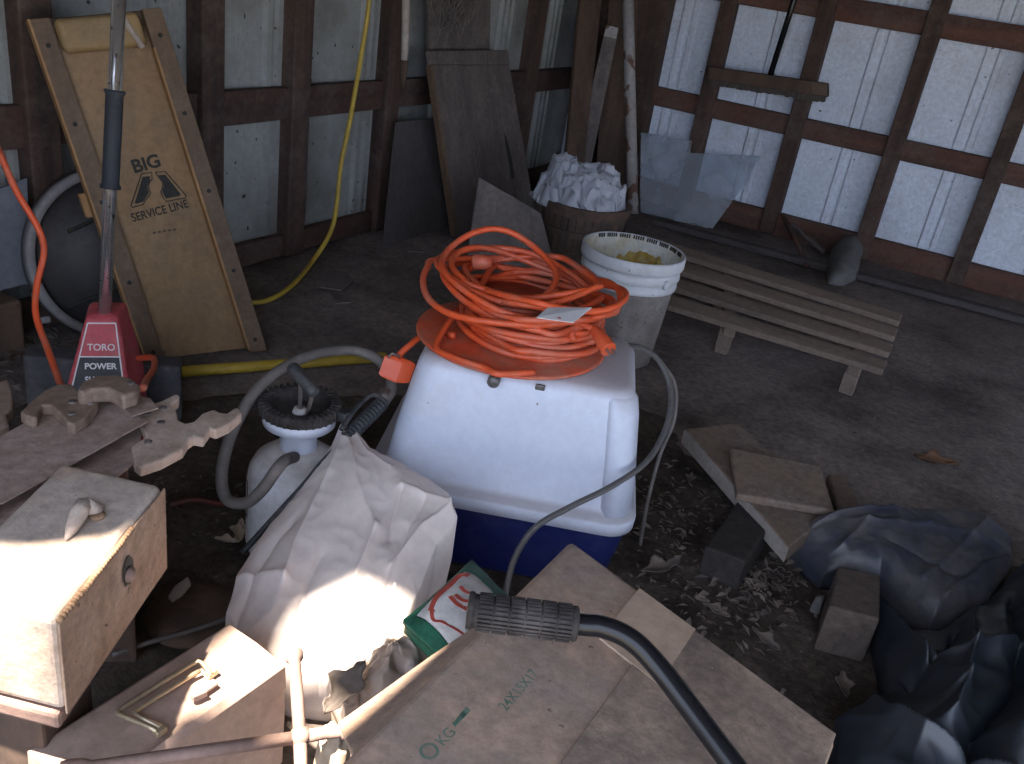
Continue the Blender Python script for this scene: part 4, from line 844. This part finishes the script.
# ------------------------------------------------------------------ round tub lid, blue-grey sheet, cords at left
lc = at_x(118, 254, -2.20); ln = V((0.93, -0.30, 0.22)).normalized()
td = thing('tub_lid', 'round charcoal plastic tub lid with grey rim, behind the leaning creeper', 'tub lid', V((lc.x, lc.y, 0.0)))
Rr = (on_plane(24, 256, lc, ln) - lc).length
mb = MB(); mb.lathe([(0.01, -0.02), (Rr - .03, -0.02), (Rr - .028, -0.012), (0.01, -0.012)], lc, ln, 64); build('disc', mb, M['lid'], td, smooth=True)
mb = MB(); mb.lathe([(Rr - .026, -0.03), (Rr, -0.03), (Rr, 0.012), (Rr - .006, 0.018), (Rr - .022, 0.018), (Rr - .026, 0.012)], lc, ln, 72, caps=False); build('rim', mb, M['rim'], td, smooth=True)
mb = MB(); up2 = (V((0, 0, 1)) - ln * ln.z).normalized(); ri = up2.cross(ln).normalized() * -1
if ri.y < 0: ri = -ri
mb.tube(smoothpath([lc + ri * a * Rr + up2 * b_ * Rr - ln * .010 for a, b_ in ((-.62, -.55), (-.1, -.42), (.12, -.36), (.16, -.25), (.12, .3), (.06, .42), (-.05, .45), (-.5, .30))], 6), .006, 8); build('embossed_line', mb, M['ink'], td, smooth=True)
mb = MB()
for k in range(3): q = lc - ri * Rr * 0.97 + up2 * (-.02 - .045 * k) * 1.6 ; mb = MB(); mb.obox(q - ln * .02, ri * .035, up2 * .02, ln * .03); build('rim_clip', mb, M['rim'], td, bevel=.004)
mb = MB(); Qs = Quad(at_x(-40, 300, -2.30), at_x(31, 283, -2.30), at_x(27, 178, -2.345), at_x(-40, 205, -2.345)); Qs.slab(mb, 0, 1, 0, 1, -.006, 0); o = build('sheet_panel', mb, M['bluegrey']); tag(o, 'blue-grey sheet panel leaning on the wall at the left edge', 'sheet panel')
mb = MB(); q = V((WX, 0.9, 0)); mb.box((WX - .02, 0.6, 0.0), (WX + 0.12, at_z(30, 325, .1).y + .0, 0.17)); o = build('sill_board', mb, M['browood'], bevel=.01); tag(o, 'old brown board lying along the foot of the left wall below the blue-grey sheet', 'board')
mb = MB(); mb.tube(smoothpath([V((WX + .01, 0.95, 2.0)), V((WX + .03, 0.95, 1.7)), at_d(-25, 110, 2.35), at_d(0, 155, 2.32), at_d(17, 192, 2.3), at_d(38, 228, 2.29), at_d(44, 252, 2.28), at_d(37, 285, 2.27), at_d(36, 315, 2.25), at_d(48, 350, 2.2), at_d(60, 383, 2.1), at_d(66, 398, 1.95)], 8), 0.0072, 10)
o = build('extension_cord', mb, M['orange'], smooth=True); tag(o, 'single orange cord hanging in a curve at the far left, past the tub lid', 'extension cord')
mb = MB(); mb.tube(smoothpath([V((WX + .01, at_x(366, -40, -2.3).y + .02, 2.1)), V((WX + .03, at_x(366, -40, -2.3).y + .01, 1.7)), at_x(366, -40, -2.28), at_x(369, 0, -2.27), at_x(362, 50, -2.27), at_x(350, 120, -2.26), at_x(341, 165, -2.25), at_x(333, 225, -2.22), at_z(312, 262, .02), at_z(290, 287, .012), at_z(268, 300, .012), at_z(250, 303, .012)], 10), 0.0095, 10)
o = build('power_cable', mb, M['yellow'], smooth=True); tag(o, 'yellow cord hanging down the left wall and trailing on the floor', 'cord')
mb = MB(); mb.tube([at_z(150, 374, .02), at_z(260, 366, .02), at_z(385, 357, .02)], 0.0165, 16); o = build('yellow_pole', mb, M['yellow'], smooth=True); tag(o, 'straight yellow pole lying on the floor behind the sprayer', 'pole')
hw = thing('hanging_handle', 'pale wooden tool handle hanging at the top beside the yellow cord', 'tool handle', at_x(404, 66, -2.26))
mb = MB(); mb.tube([at_x(407, -50, -2.26), at_x(405, 50, -2.26), at_x(404, 62, -2.26)], [.016, .016, .012], 14); build('shaft', mb, M['pale_end'], hw, smooth=True)
mb = MB(); mb.tube([at_x(404, 60, -2.26), at_x(403, 76, -2.26), at_x(402, 88, -2.26)], [.018, .016, .006], 10); build('end_wrap', mb, M['browood'], hw, smooth=True)

# ------------------------------------------------------------------ boards leaning along the far part of the left wall
def board(name, q, th, m, label, cat='board', parts=None):
    mb = MB(); q.slab(mb, 0, 1, 0, 1, -th, 0); o = build(name, mb, m, bevel=0.004); return tag(o, label, cat)
dq = LQ((456, 236), (541, 246), (507, 50), (429, 51), -2.31)
dr = thing('plank_door', 'grey plank door with a split knot hole leaning on the left wall', 'plank door', (dq.a + dq.b) / 2)
for i, (a, b_) in enumerate(((0.0, 0.335), (0.345, 0.755), (0.765, 1.0))):
    mb = MB(); dq.slab(mb, a, b_, 0, 0.93 if i else .93, -.022, 0); build('plank', mb, M['greywood'], dr, bevel=.003)
mb = MB(); dq.slab(mb, 0, 1, .932, 1.0, -.022, .004); build('top_batten', mb, M['greywood'], dr, bevel=.003)
mb = MB(); dq.slab(mb, -.012, 0.02, 0, .93, -.024, .002); build('raw_edge', mb, M['rail'], dr)
mb = MB(); mb.prism([dq(s, t, .0006) for s, t in ((.745, .36), (.79, .36), (.80, .42), (.80, .50), (.78, .57), (.755, .60), (.745, .52), (.755, .44))], dq.n * .0008); build('knot_hole', mb, M['ink'], dr)
board('dark_panel', LQ((383, 246), (470, 240), (444, 117), (396, 122), -2.345), .008, M['darksheet'], 'dark fibreboard panel behind and left of the plank door', 'panel')
board('short_board', PQ(at_z(466, 262, 0.0), at_z(556, 270, 0.0), at_d(541, 213, 4.02), (479, 177)), .02, M['greywood2'], 'short grey board with a slanted top leaning before the plank door')
board('wide_board', Quad(at_x(430, 60, -2.36), at_x(490, 60, -2.36), at_x(492, -60, -2.36), at_x(428, -60, -2.36)), .02, M['greywood'], 'dark grey board on the wall above the plank door')
board('tall_board', PQ(at_z(562, 206, .0), at_z(580, 206, .0), at_y(606, -40, WY - .14), (584, -40)), .03, M['browood'], 'dark brown upright board left of the pale-ended plank')
bq = PQ(at_z(566, 200, .0), at_z(583, 203, .0), at_y(619, 28, WY - .20), (606, 25))
pe = thing('leaning_plank', 'narrow grey plank with a pale top end slanting in the far corner', 'plank', (bq.a + bq.b) / 2)
mb = MB(); bq.slab(mb, 0, 1, 0, 1, -.03, 0); build('plank', mb, M['greywood2'], pe, bevel=.003)
mb = MB(); bq.slab(mb, .05, .95, .94, 1.0, -.031, .002); build('pale_end', mb, M['palewood'], pe)
board('corner_board', PQ(at_z(594, 192, .0), at_z(630, 198, .0), at_y(640, -40, WY - .05), (612, -40)), .025, M['browood'], 'wide dark brown board standing in the far corner behind the painted pole')
mb = MB(); mb.tube([at_z(633, 214, .0), at_z(633, 214, .0).lerp(at_y(627, -40, WY - .12), .5), at_y(627, -40, WY - .12)], [.032, .032, .032], 14); o = build('painted_pole', mb, M['palewood'], smooth=True); tag(o, 'round pole with flaking white paint standing in the far corner', 'pole')

# ------------------------------------------------------------------ clear sheet
pts_ = [(641, 132), (692, 141), (690, 153), (760, 156), (748, 180), (712, 229), (640, 212)]
p0, n0 = at_z(690, 225, .02), None
a_, b_, c_ = at_z(712, 229, 0.0), at_z(640, 214, 0.0), at_y(691, 142, WY - .03)
n0 = (b_ - a_).cross(c_ - a_).normalized()
mb = MB(); mb.prism([on_plane(x, y, a_, n0) for x, y in pts_], n0 * .004); o = build('clear_sheet', mb, M['film']); tag(o, 'cloudy clear plastic sheet with a slanted corner leaning on the back wall', 'plastic sheet')

# ------------------------------------------------------------------ push broom hung on the back wall
br = thing('push_broom', 'push broom hung head down on the back wall studs', 'broom', at_y(770, 95, WY - .04))
YB = WY - 0.012
h = [at_y(x, y, YB) for x, y in ((711, 79), (829, 97), (829, 83), (711, 66))]
mb = MB(); mb.prism(h, (0, -0.055, 0)); build('head_block', mb, M['browood'], br, bevel=.006)
mb = MB(); e = h[1].lerp(h[0], .12); mb.prism([e.lerp(h[2].lerp(h[3], .12), .1), h[1].lerp(h[2], .1), h[2].lerp(h[1], .05), h[2].lerp(h[3], .12).lerp(e, .05)], (0, -0.058, 0)); build('worn_end', mb, M['edge'] if False else M['rail'], br)
mb = MB()
for i in range(40):
    f = .01 + .97 * i / 40; p = h[0].lerp(h[1], f); l = .022 + .008 * random.random()
    mb.box(p + V((0, -0.050, -l)), p + V((.017, -0.006, .004)))
build('bristles', mb, M['bristle'], br)
mb = MB(); mb.tube([at_y(770, 76, YB - .03), at_y(794, 0, YB - .01), at_y(812, -60, YB)], .016, 12); build('handle', mb, M['black'], br, smooth=True)

# ------------------------------------------------------------------ sticks and stone at the foot of the back wall
mb = MB(); mb.tube([at_z(807, 266, .01), at_y(792, 232, WY - .06), at_y(783, 216, WY - .02)], [.014, .013, .012], 8); o = build('stick', mb, M['girt_x'], smooth=True); tag(o, 'short reddish stick leaning at the foot of the back wall', 'stick')
mb = MB(); mb.tube([at_z(824, 252, .015), at_z(806, 237, .03), at_y(792, 224, WY + .01)], [.012, .014, .012], 8); o = build('stick', mb, M['greywood2'], smooth=True); tag(o, 'short pale grey stick lying against the back wall bottom rail', 'stick')
ol = [at_z(x, y, .05) for x, y in ((828, 262), (832, 248), (842, 238), (856, 236), (862, 250), (858, 270), (846, 276), (833, 274))]
mb = heap(ol, .07, 0.0, amp=.012, fr=8, rings=12, m=48, seed=3, inset=-.05, ridged=False); o = build('stone', mb, M['stone'], smooth=True); tag(o, 'grey stone at the foot of a back wall stud', 'stone')
mb = MB(); a, b_ = at_z(650, 225, .0), at_z(1060, 335, .0); mb.obox(a, b_ - a, V((0.02, .07, 0)), (0, 0, .035)); o = build('ground_board', mb, M['darksheet'], bevel=.01); tag(o, 'long dark board lying on the floor along the back wall', 'board')

# ------------------------------------------------------------------ basket with crumpled plastic, bucket
bc = at_z(566, 264, 0.0) + V((0, .10, 0))
def in_h(px, py, c): return at_y(px, py, c.y).z
hb_ = in_h(570, 198, bc)
bw = (at_y(622, 205, bc.y) - at_y(540, 205, bc.y)).length / 2
bk_ = thing('bushel_basket', 'dark splint bushel basket with a reddish wooden rim in the far corner', 'basket', bc)
mb = MB()
for k in range(34):
    a = 2 * math.pi * k / 34; b_ = a + 2 * math.pi / 34 * .93; am = (a + b_) / 2
    f = lambda x, r, z: bc + V((math.cos(x) * r, math.sin(x) * r, z))
    r0_, r1_ = bw * .84, bw * .97
    mb.hexa([f(a, r0_, .0), f(b_, r0_, .0), f(b_, r0_ - .008, .0), f(a, r0_ - .008, .0)], [f(a, r1_, hb_), f(b_, r1_, hb_), f(b_, r1_ - .008, hb_), f(a, r1_ - .008, hb_)])
build('staves', mb, M['basket'], bk_)
for zf, m_, w in ((.97, 'hoop', .045), (.60, 'basket', .03), (.2, 'basket', .03)):
    r = bw * (.84 + .13 * zf); zz = hb_ * zf
    mb = MB(); mb.lathe([(r - .012, zz - w / 2), (r + .008, zz - w / 2), (r + .012, zz + w / 2), (r - .010, zz + w / 2)], bc, n=48, caps=False); build('hoop', mb, M[m_], bk_)
mb = MB(); mb.lathe([(bw * .83, .01), (bw * .83, .02)], bc, n=32); build('bottom', mb, M['basket'], bk_)
c = bc + V((-.03, -.02, hb_))
ol = [at_y(x, y, bc.y) for x, y in ((536, 196), (531, 172), (540, 160), (580, 162), (610, 160), (624, 172), (612, 188), (590, 190), (570, 196), (556, 206), (548, 208))]
mb = MB()
ol2 = []
for j in range(40):
    a = 2 * math.pi * j / 40; ol2.append(c + V((math.cos(a) * bw * 1.04, math.sin(a) * bw * .85, .03 + .02 * math.sin(3 * a))))
mb = heap(ol2, .120, hb_ - .02, amp=.048, fr=14, rings=56, m=220, seed=4.4, inset=.04, p=4.5)
o = build('crumpled_plastic', mb, M['plastic'], smooth=True); tag(o, 'wad of crumpled white plastic piled on top of the basket', 'plastic sheet')

uc = V((-0.985, 2.85, 0)); RB = .180; HB = .40
bu = thing('bucket', 'dirty white plastic bucket with yellow-stained inside, behind the litter box', 'bucket', uc)
mb = MB(); mb.lathe([(.128, .0), (.137, .004), (.138, .02), (.160, .285), (.161, .29)], uc, n=64); build('body', mb, M['pailbody'], bu, smooth=True)
mb = MB(); mb.lathe([(.160, .283), (.168, .286), (.168, .300), (.162, .303), (.163, .318), (.172, .322), (.172, .336), (.165, .340), (.166, .354), (.176, .358), (.1785, .364), (.1785, HB - .006), (.176, HB), (.170, HB), (.167, HB - .006), (.162, .30)], uc, n=72, caps=False); build('collar', mb, M['pail'], bu, smooth=True)
mb = MB(); mb.lathe([(.1665, HB - .004), (.153, .28), (.131, .05), (.01, .045)], uc, n=64, caps=False); build('inner_wall', mb, M['pailin'], bu, smooth=True, solid=.003)
mb = MB()
for k in range(46):
    if k % 6 == 5: continue
    a = math.radians(30 + k * 2.9); b_ = a + math.radians(1.9)
    f = lambda x, r, z: uc + V((math.cos(x) * r, math.sin(x) * r, z))
    mb.hexa([f(a, .1668, HB - .014 - .003 * (k % 3)), f(b_, .1668, HB - .014 - .002 * (k % 4)), f(b_, .1620, HB - .014), f(a, .1620, HB - .014)], [f(a, .1672, HB - .002), f(b_, .1672, HB - .002), f(b_, .1640, HB - .002), f(a, .1640, HB - .002)])
build('rim_grime', mb, M['ink'], bu)
mb = MB(); na = 40; lo_, hi_ = [], []
for k in range(na + 1):
    a = math.radians(42 + 96 * k / na); e = math.sin(math.pi * k / na); zl = .278; zh = .286 + (.060 + .024 * noise.noise(V((k * .35, 4, 2)))) * e ** .6
    ri_ = lambda z: .1505 + (.1645 - .1505) * (z - .28) / (.396 - .28)
    lo_.append(uc + V((math.cos(a) * ri_(zl), math.sin(a) * ri_(zl), zl))); hi_.append(uc + V((math.cos(a) * ri_(zh), math.sin(a) * ri_(zh), zh)))
mb.add(lo_ + hi_, [(k, k + 1, na + 2 + k, na + 1 + k) for k in range(na)]); build('yellow_stain', mb, M['stain'], bu, smooth=True, solid=.0008)
for sgn in (-1, 1):
    q = uc + V((.171 * sgn * .9, -.171 * sgn * .2 - .03, .325)); mb = MB(); mb.lathe([(.016, 0), (.016, .01), (.009, .014)], q, axis=(sgn * .9, -.3, 0), n=14); build('handle_boss', mb, M['pail'], bu, smooth=True)

# ------------------------------------------------------------------ slatted bench
zf_, zk = .15, .235
S = Quad(at_z(672, 306, zf_), at_z(884, 370, zf_), at_z(907, 313, zk), at_z(664, 238, zk))
be = thing('slatted_bench', 'low bench of four worn wooden slats near the back wall', 'bench', V((S.a.x, S.a.y, 0)).lerp(V((S.c.x, S.c.y, 0)), .5))
for i in range(4):
    t0_ = i * .272; mb = MB(); S.slab(mb, -.02, 1 - .004 * i, t0_, t0_ + .152, -.024, 0); build('slat', mb, M['slat'], be, bevel=.004)
for s_ in (.30, .88):
    mb = MB(); S.slab(mb, s_ - .028, s_ + .028, .02, .98, -.060, -.022); build('batten', mb, M['slat'], be, bevel=.003)
    for t_ in (.16, .88):
        p = S(s_, t_, -.024); mb = MB(); w = .025
        mb.hexa([V((p.x - w, p.y - .02, 0)), V((p.x + w, p.y - .02, 0)), V((p.x + w, p.y + .02, 0)), V((p.x - w, p.y + .02, 0))], [V((p.x - w, p.y - .02, p.z)), V((p.x + w, p.y - .02, p.z)), V((p.x + w, p.y + .02, p.z)), V((p.x - w, p.y + .02, p.z))]); build('leg', mb, M['slat'], be, bevel=.003)

# ------------------------------------------------------------------ blocks at the right
def blk(name, top, zt, zb_, m, label, cat, tilt=0.0):
    T_ = [at_z(x, y, z_) for x, y, z_ in top]
    mb = MB(); mb.hexa([V((p.x, p.y, p.z - zb_)) for p in T_], T_); o = build(name, mb, m, bevel=.006); return tag(o, label, cat)
T_ = [at_z(x, y, z_) for x, y, z_ in ((685, 429, .13), (789, 547, .10), (836, 511, .10), (737, 422, .13))]
sl = thing('concrete_slab', 'long brown-grey slab with a pale rough edge slanting under the square paver', 'concrete slab', V((T_[1].x, T_[1].y, .05)))
mb = MB(); mb.hexa([p - V((0, 0, .045)) for p in T_], T_); build('slab', mb, M['tile'], sl, bevel=.004)
e_ = (T_[0] - T_[3]).normalized() * .002; mb = MB(); mb.hexa([T_[0] - V((0, 0, .043)), T_[1] - V((0, 0, .043)), T_[1] - V((0, 0, .043)) + e_, T_[0] - V((0, 0, .043)) + e_], [T_[0] - V((0, 0, .002)), T_[1] - V((0, 0, .002)), T_[1] - V((0, 0, .002)) + e_, T_[0] - V((0, 0, .002)) + e_]); build('rough_edge', mb, M['block_pale'], sl)
blk('paver', [(730, 447, .150), (737, 494, .128), (835, 511, .128), (821, 465, .150)], .16, .022, M['tile'], 'square brown paver lying on the long pale-edged slab', 'paver')
blk('brick', [(741, 496, .085), (705, 546, .085), (746, 562, .085), (778, 512, .085)], .085, .085, M['block_dark'], 'dark block half under the long slab with the pale edge', 'brick')
blk('brick', [(838, 566, .12), (829, 606, .12), (880, 620, .12), (881, 575, .12)], .12, .12, M['block'], 'upright brown-grey block in front of the blue tarp', 'brick')
blk('brick', [(828, 474, .06), (838, 512, .06), (860, 510, .06), (846, 474, .06)], .06, .06, M['tile'], 'narrow brown brick just behind the square paver, beside the tarp', 'brick')
mb = MB(); q = at_z(808, 612, .0); mb.hexa([q, q + V((.025, 0, 0)), q + V((.025, .03, 0)), q + V((0, .03, 0))], [q + V((.004, .004, .045)), q + V((.02, 0, .05)), q + V((.02, .02, .05)), q + V((.005, .02, .04))]); o = build('pebble', mb, M['stone'], bevel=.006); tag(o, 'small pale stone chip beside the upright brown-grey block', 'stone')

# ------------------------------------------------------------------ tarps
mb = fold_sheet(zs((800, 530, .08), (812, 520, .11), (835, 511, .13), (870, 507, .14), (915, 508, .14), (960, 510, .14), (990, 520, .14)), zs((990, 520, .14), (1013, 540, .14), (1010, 568, .12), (988, 600, .10)), zs((826, 572, .05), (850, 568, .07), (880, 575, .07), (905, 596, .07), (934, 616, .07), (962, 614, .08), (988, 600, .10)), zs((800, 530, .08), (794, 545, .05), (808, 562, .04), (826, 572, .05)), 0.0, 110, 90, 0.0048, 13, 11.0,
                folds=((0.12, 0.75, 0.30, 0.35, .014, .03), (0.30, 0.35, 0.60, 0.30, .010, .03), (0.60, 0.30, 0.95, 0.45, .008, .03), (0.55, 0.85, 0.9, 0.15, .010, .025), (0.40, 0.55, 0.75, 0.75, -.010, .04), (0.1, 0.2, 0.5, 0.1, .008, .02), (0.7, 0.9, 0.98, 0.5, .012, .02)), bulge=0.045, inset=-.02)
o = build('blue_tarp', mb, M['tarp'], smooth=True); tag(o, 'dusty dark blue tarp bundle beside the blocks, topmost of the heap', 'tarp')
mb = fold_sheet(zs((870, 602, .05), (900, 628, .07), (940, 628, .09), (985, 604, .11), (1030, 556, .16), (1100, 540, .18)), zs((1100, 540, .18), (1120, 660, .18), (1110, 800, .16)), zs((836, 775, .05), (900, 800, .12), (1000, 810, .15), (1110, 800, .16)), zs((870, 602, .05), (884, 650, .06), (893, 690, .07), (842, 716, .07), (836, 775, .05)), 0.0, 170, 170, 0.0085, 8, 21.0,
                folds=((0.0, 0.05, 0.35, 0.75, .05, .03), (0.35, 0.05, 0.22, 0.55, .04, .03), (0.15, 0.30, 0.75, 0.42, .05, .035), (0.55, 0.15, 0.45, 0.9, -.05, .05), (0.05, 0.72, 0.6, 0.95, .04, .02), (0.8, 0.1, 0.62, 0.8, .05, .04), (0.28, 0.12, 0.10, 0.45, -.04, .04)), bulge=0.04)
o = build('black_tarp', mb, M['tarp2'], smooth=True); tag(o, 'glossy black plastic tarp crumpled in the lower right corner', 'tarp')

# ------------------------------------------------------------------ small things on the dark floor at left
mb = MB(); c = at_z(195, 610, .02); mb.lathe([(.01, .0), (.085, .0), (.092, .006), (.09, .014), (.06, .022), (.01, .024)], V((c.x, c.y, .0)), n=40); o = build('metal_disc', mb, M['browood'], smooth=True); tag(o, 'dull reddish-brown disc on the floor beside the tan toolbox', 'disc')
mb = slab([(168, 596), (174, 586), (188, 576), (191, 583), (182, 594), (172, 600)], .045, .008); o = build('wood_chip', mb, M['pale_end'], bevel=.002); tag(o, 'small pale wood chip with a hole above the reddish-brown disc', 'wood chip')
mb = MB(); mb.tube(smoothpath([at_z(112, 655, .03), at_z(150, 642, .03), at_z(190, 631, .03), at_z(230, 617, .03), at_z(250, 605, .03)], 6), .005, 8); o = build('wire', mb, M['hose'], smooth=True); tag(o, 'thin grey wire running along the far side of the tan toolbox', 'wire')
mb = MB(); mb.tube(smoothpath([at_z(170, 505, .02), at_z(195, 500, .02), at_z(222, 504, .02), at_z(238, 497, .02)], 6), .006, 8); o = build('power_cable', mb, M['redcord'], smooth=True); tag(o, 'short dull red cord on the dark soil left of the sprayer', 'cord')
for (px, py, s, a, m_, lb) in ((240, 534, .045, .7, 'leafpale', 'pale leaf in the sun at the foot of the sprayer'), (226, 542, .03, 2.0, 'leafpale', 'small pale leaf left of the sprayer foot'), (765, 642, .04, 1.1, 'leaf', 'grey-brown leaf on the dirt left of the upright block'), (843, 687, .04, .3, 'leaf', 'pale brown leaf on the dirt above the black tarp'),
                               (935, 463, .07, 1.9, 'leaf2', 'rust-coloured leaf on the bare floor behind the blue tarp'), (660, 570, .06, 2.6, 'leaf', 'broad brown leaf on the litter right of the litter box'), (690, 480, .03, .2, 'leaf', 'upright thin dry leaf near the pale-edged slab'),
                               (715, 612, .035, 1.4, 'leaf', 'small brown leaf between the cardboard box and the dark block')):
    leaf(px, py, 0.0 if py != 480 else .01, s, a, .35, M[m_], lb)
for (px_, lb) in (([(318, 268), (348, 272), (353, 281), (342, 290), (316, 286)], 'larger torn cardboard scrap on the floor by the yellow cord'), ([(330, 292), (346, 295), (352, 302), (336, 303)], 'smaller torn cardboard scrap on the floor by the yellow cord'), ([(405, 243), (418, 246), (424, 252), (408, 251)], 'small pale scrap on the floor below the dark fibreboard panel')):
    mb = slab(px_, .010, .006); o = build('cardboard_scrap', mb, M['greywood2'], bevel=.001); tag(o, lb, 'scrap')
mb = MB()
for i in range(46):
    a = at_x(432 + random.uniform(0, 44), random.uniform(-30, 2), -2.315); b_ = at_x(430 + random.uniform(0, 40), random.uniform(8, 46), -2.30); c_ = a.lerp(b_, .5) + V((random.uniform(.0, .03), random.gauss(0, .04), random.gauss(0, .02)))
    mb.tube(smoothpath([a, c_, b_], 5), .0022, 4)
o = build('dried_vine', mb, M['greywood2']); o['kind'] = 'stuff'; tag(o, 'tangle of dried vine hanging above the plank door', 'vine')
def litter(name, label, centres, n, smin, smax):
    mb = MB()
    for i in range(n):
        cx_, cy_, rx, ry, z_ = random.choice(centres); p = V((cx_ + random.gauss(0, rx), cy_ + random.gauss(0, ry), z_ + random.random() * .012)); s = random.uniform(smin, smax); a = random.random() * 6.28
        d = V((math.cos(a), math.sin(a), random.uniform(-.3, .5))) * s; e = V((-math.sin(a), math.cos(a), random.uniform(-.3, .6))) * s * random.uniform(.3, .7)
        k = V((0, 0, s * random.uniform(.05, .35)))
        mb.add([p - d, p - e * .8 + k, p + d, p + e * .9 + k * .5], [(0, 1, 2), (0, 2, 3)])
    o = build(name, mb, M['leaf'], org=V((0, 0, 0))); o['kind'] = 'stuff'; return tag(o, label, 'leaf litter')
q1, q2, q3 = at_z(665, 520, 0), at_z(720, 600, 0), at_z(770, 580, 0)
litter('leaf_litter', 'dry leaf litter on the dirt between the litter box and the blocks', [(q1.x, q1.y, .09, .16, 0), (q2.x, q2.y, .09, .10, 0), (q3.x, q3.y, .05, .07, 0)], 620, .005, .017)
q4 = at_z(40, 345, .0)
litter('leaf_litter', 'dry leaf litter heaped at the foot of the left wall beside the slate box', [(-2.15, 1.25, .10, .16, .02), (-2.1, 1.5, .08, .12, .02)], 420, .007, .026)
q5, q6, q7 = at_z(330, 270, 0), at_z(180, 520, 0), at_z(870, 380, 0)
litter('floor_debris', 'scattered chips and leaf bits over the dark dirt floor', [(q5.x, q5.y, .3, .4, 0), (q6.x, q6.y, .15, .12, 0), (q7.x, q7.y, .5, .6, 0), (-.6, 4.9, .7, .12, 0), (.3, 2.9, .5, .4, 0)], 420, .004, .014)
for o in bpy.data.objects:
    if '_org' in o: del o['_org']
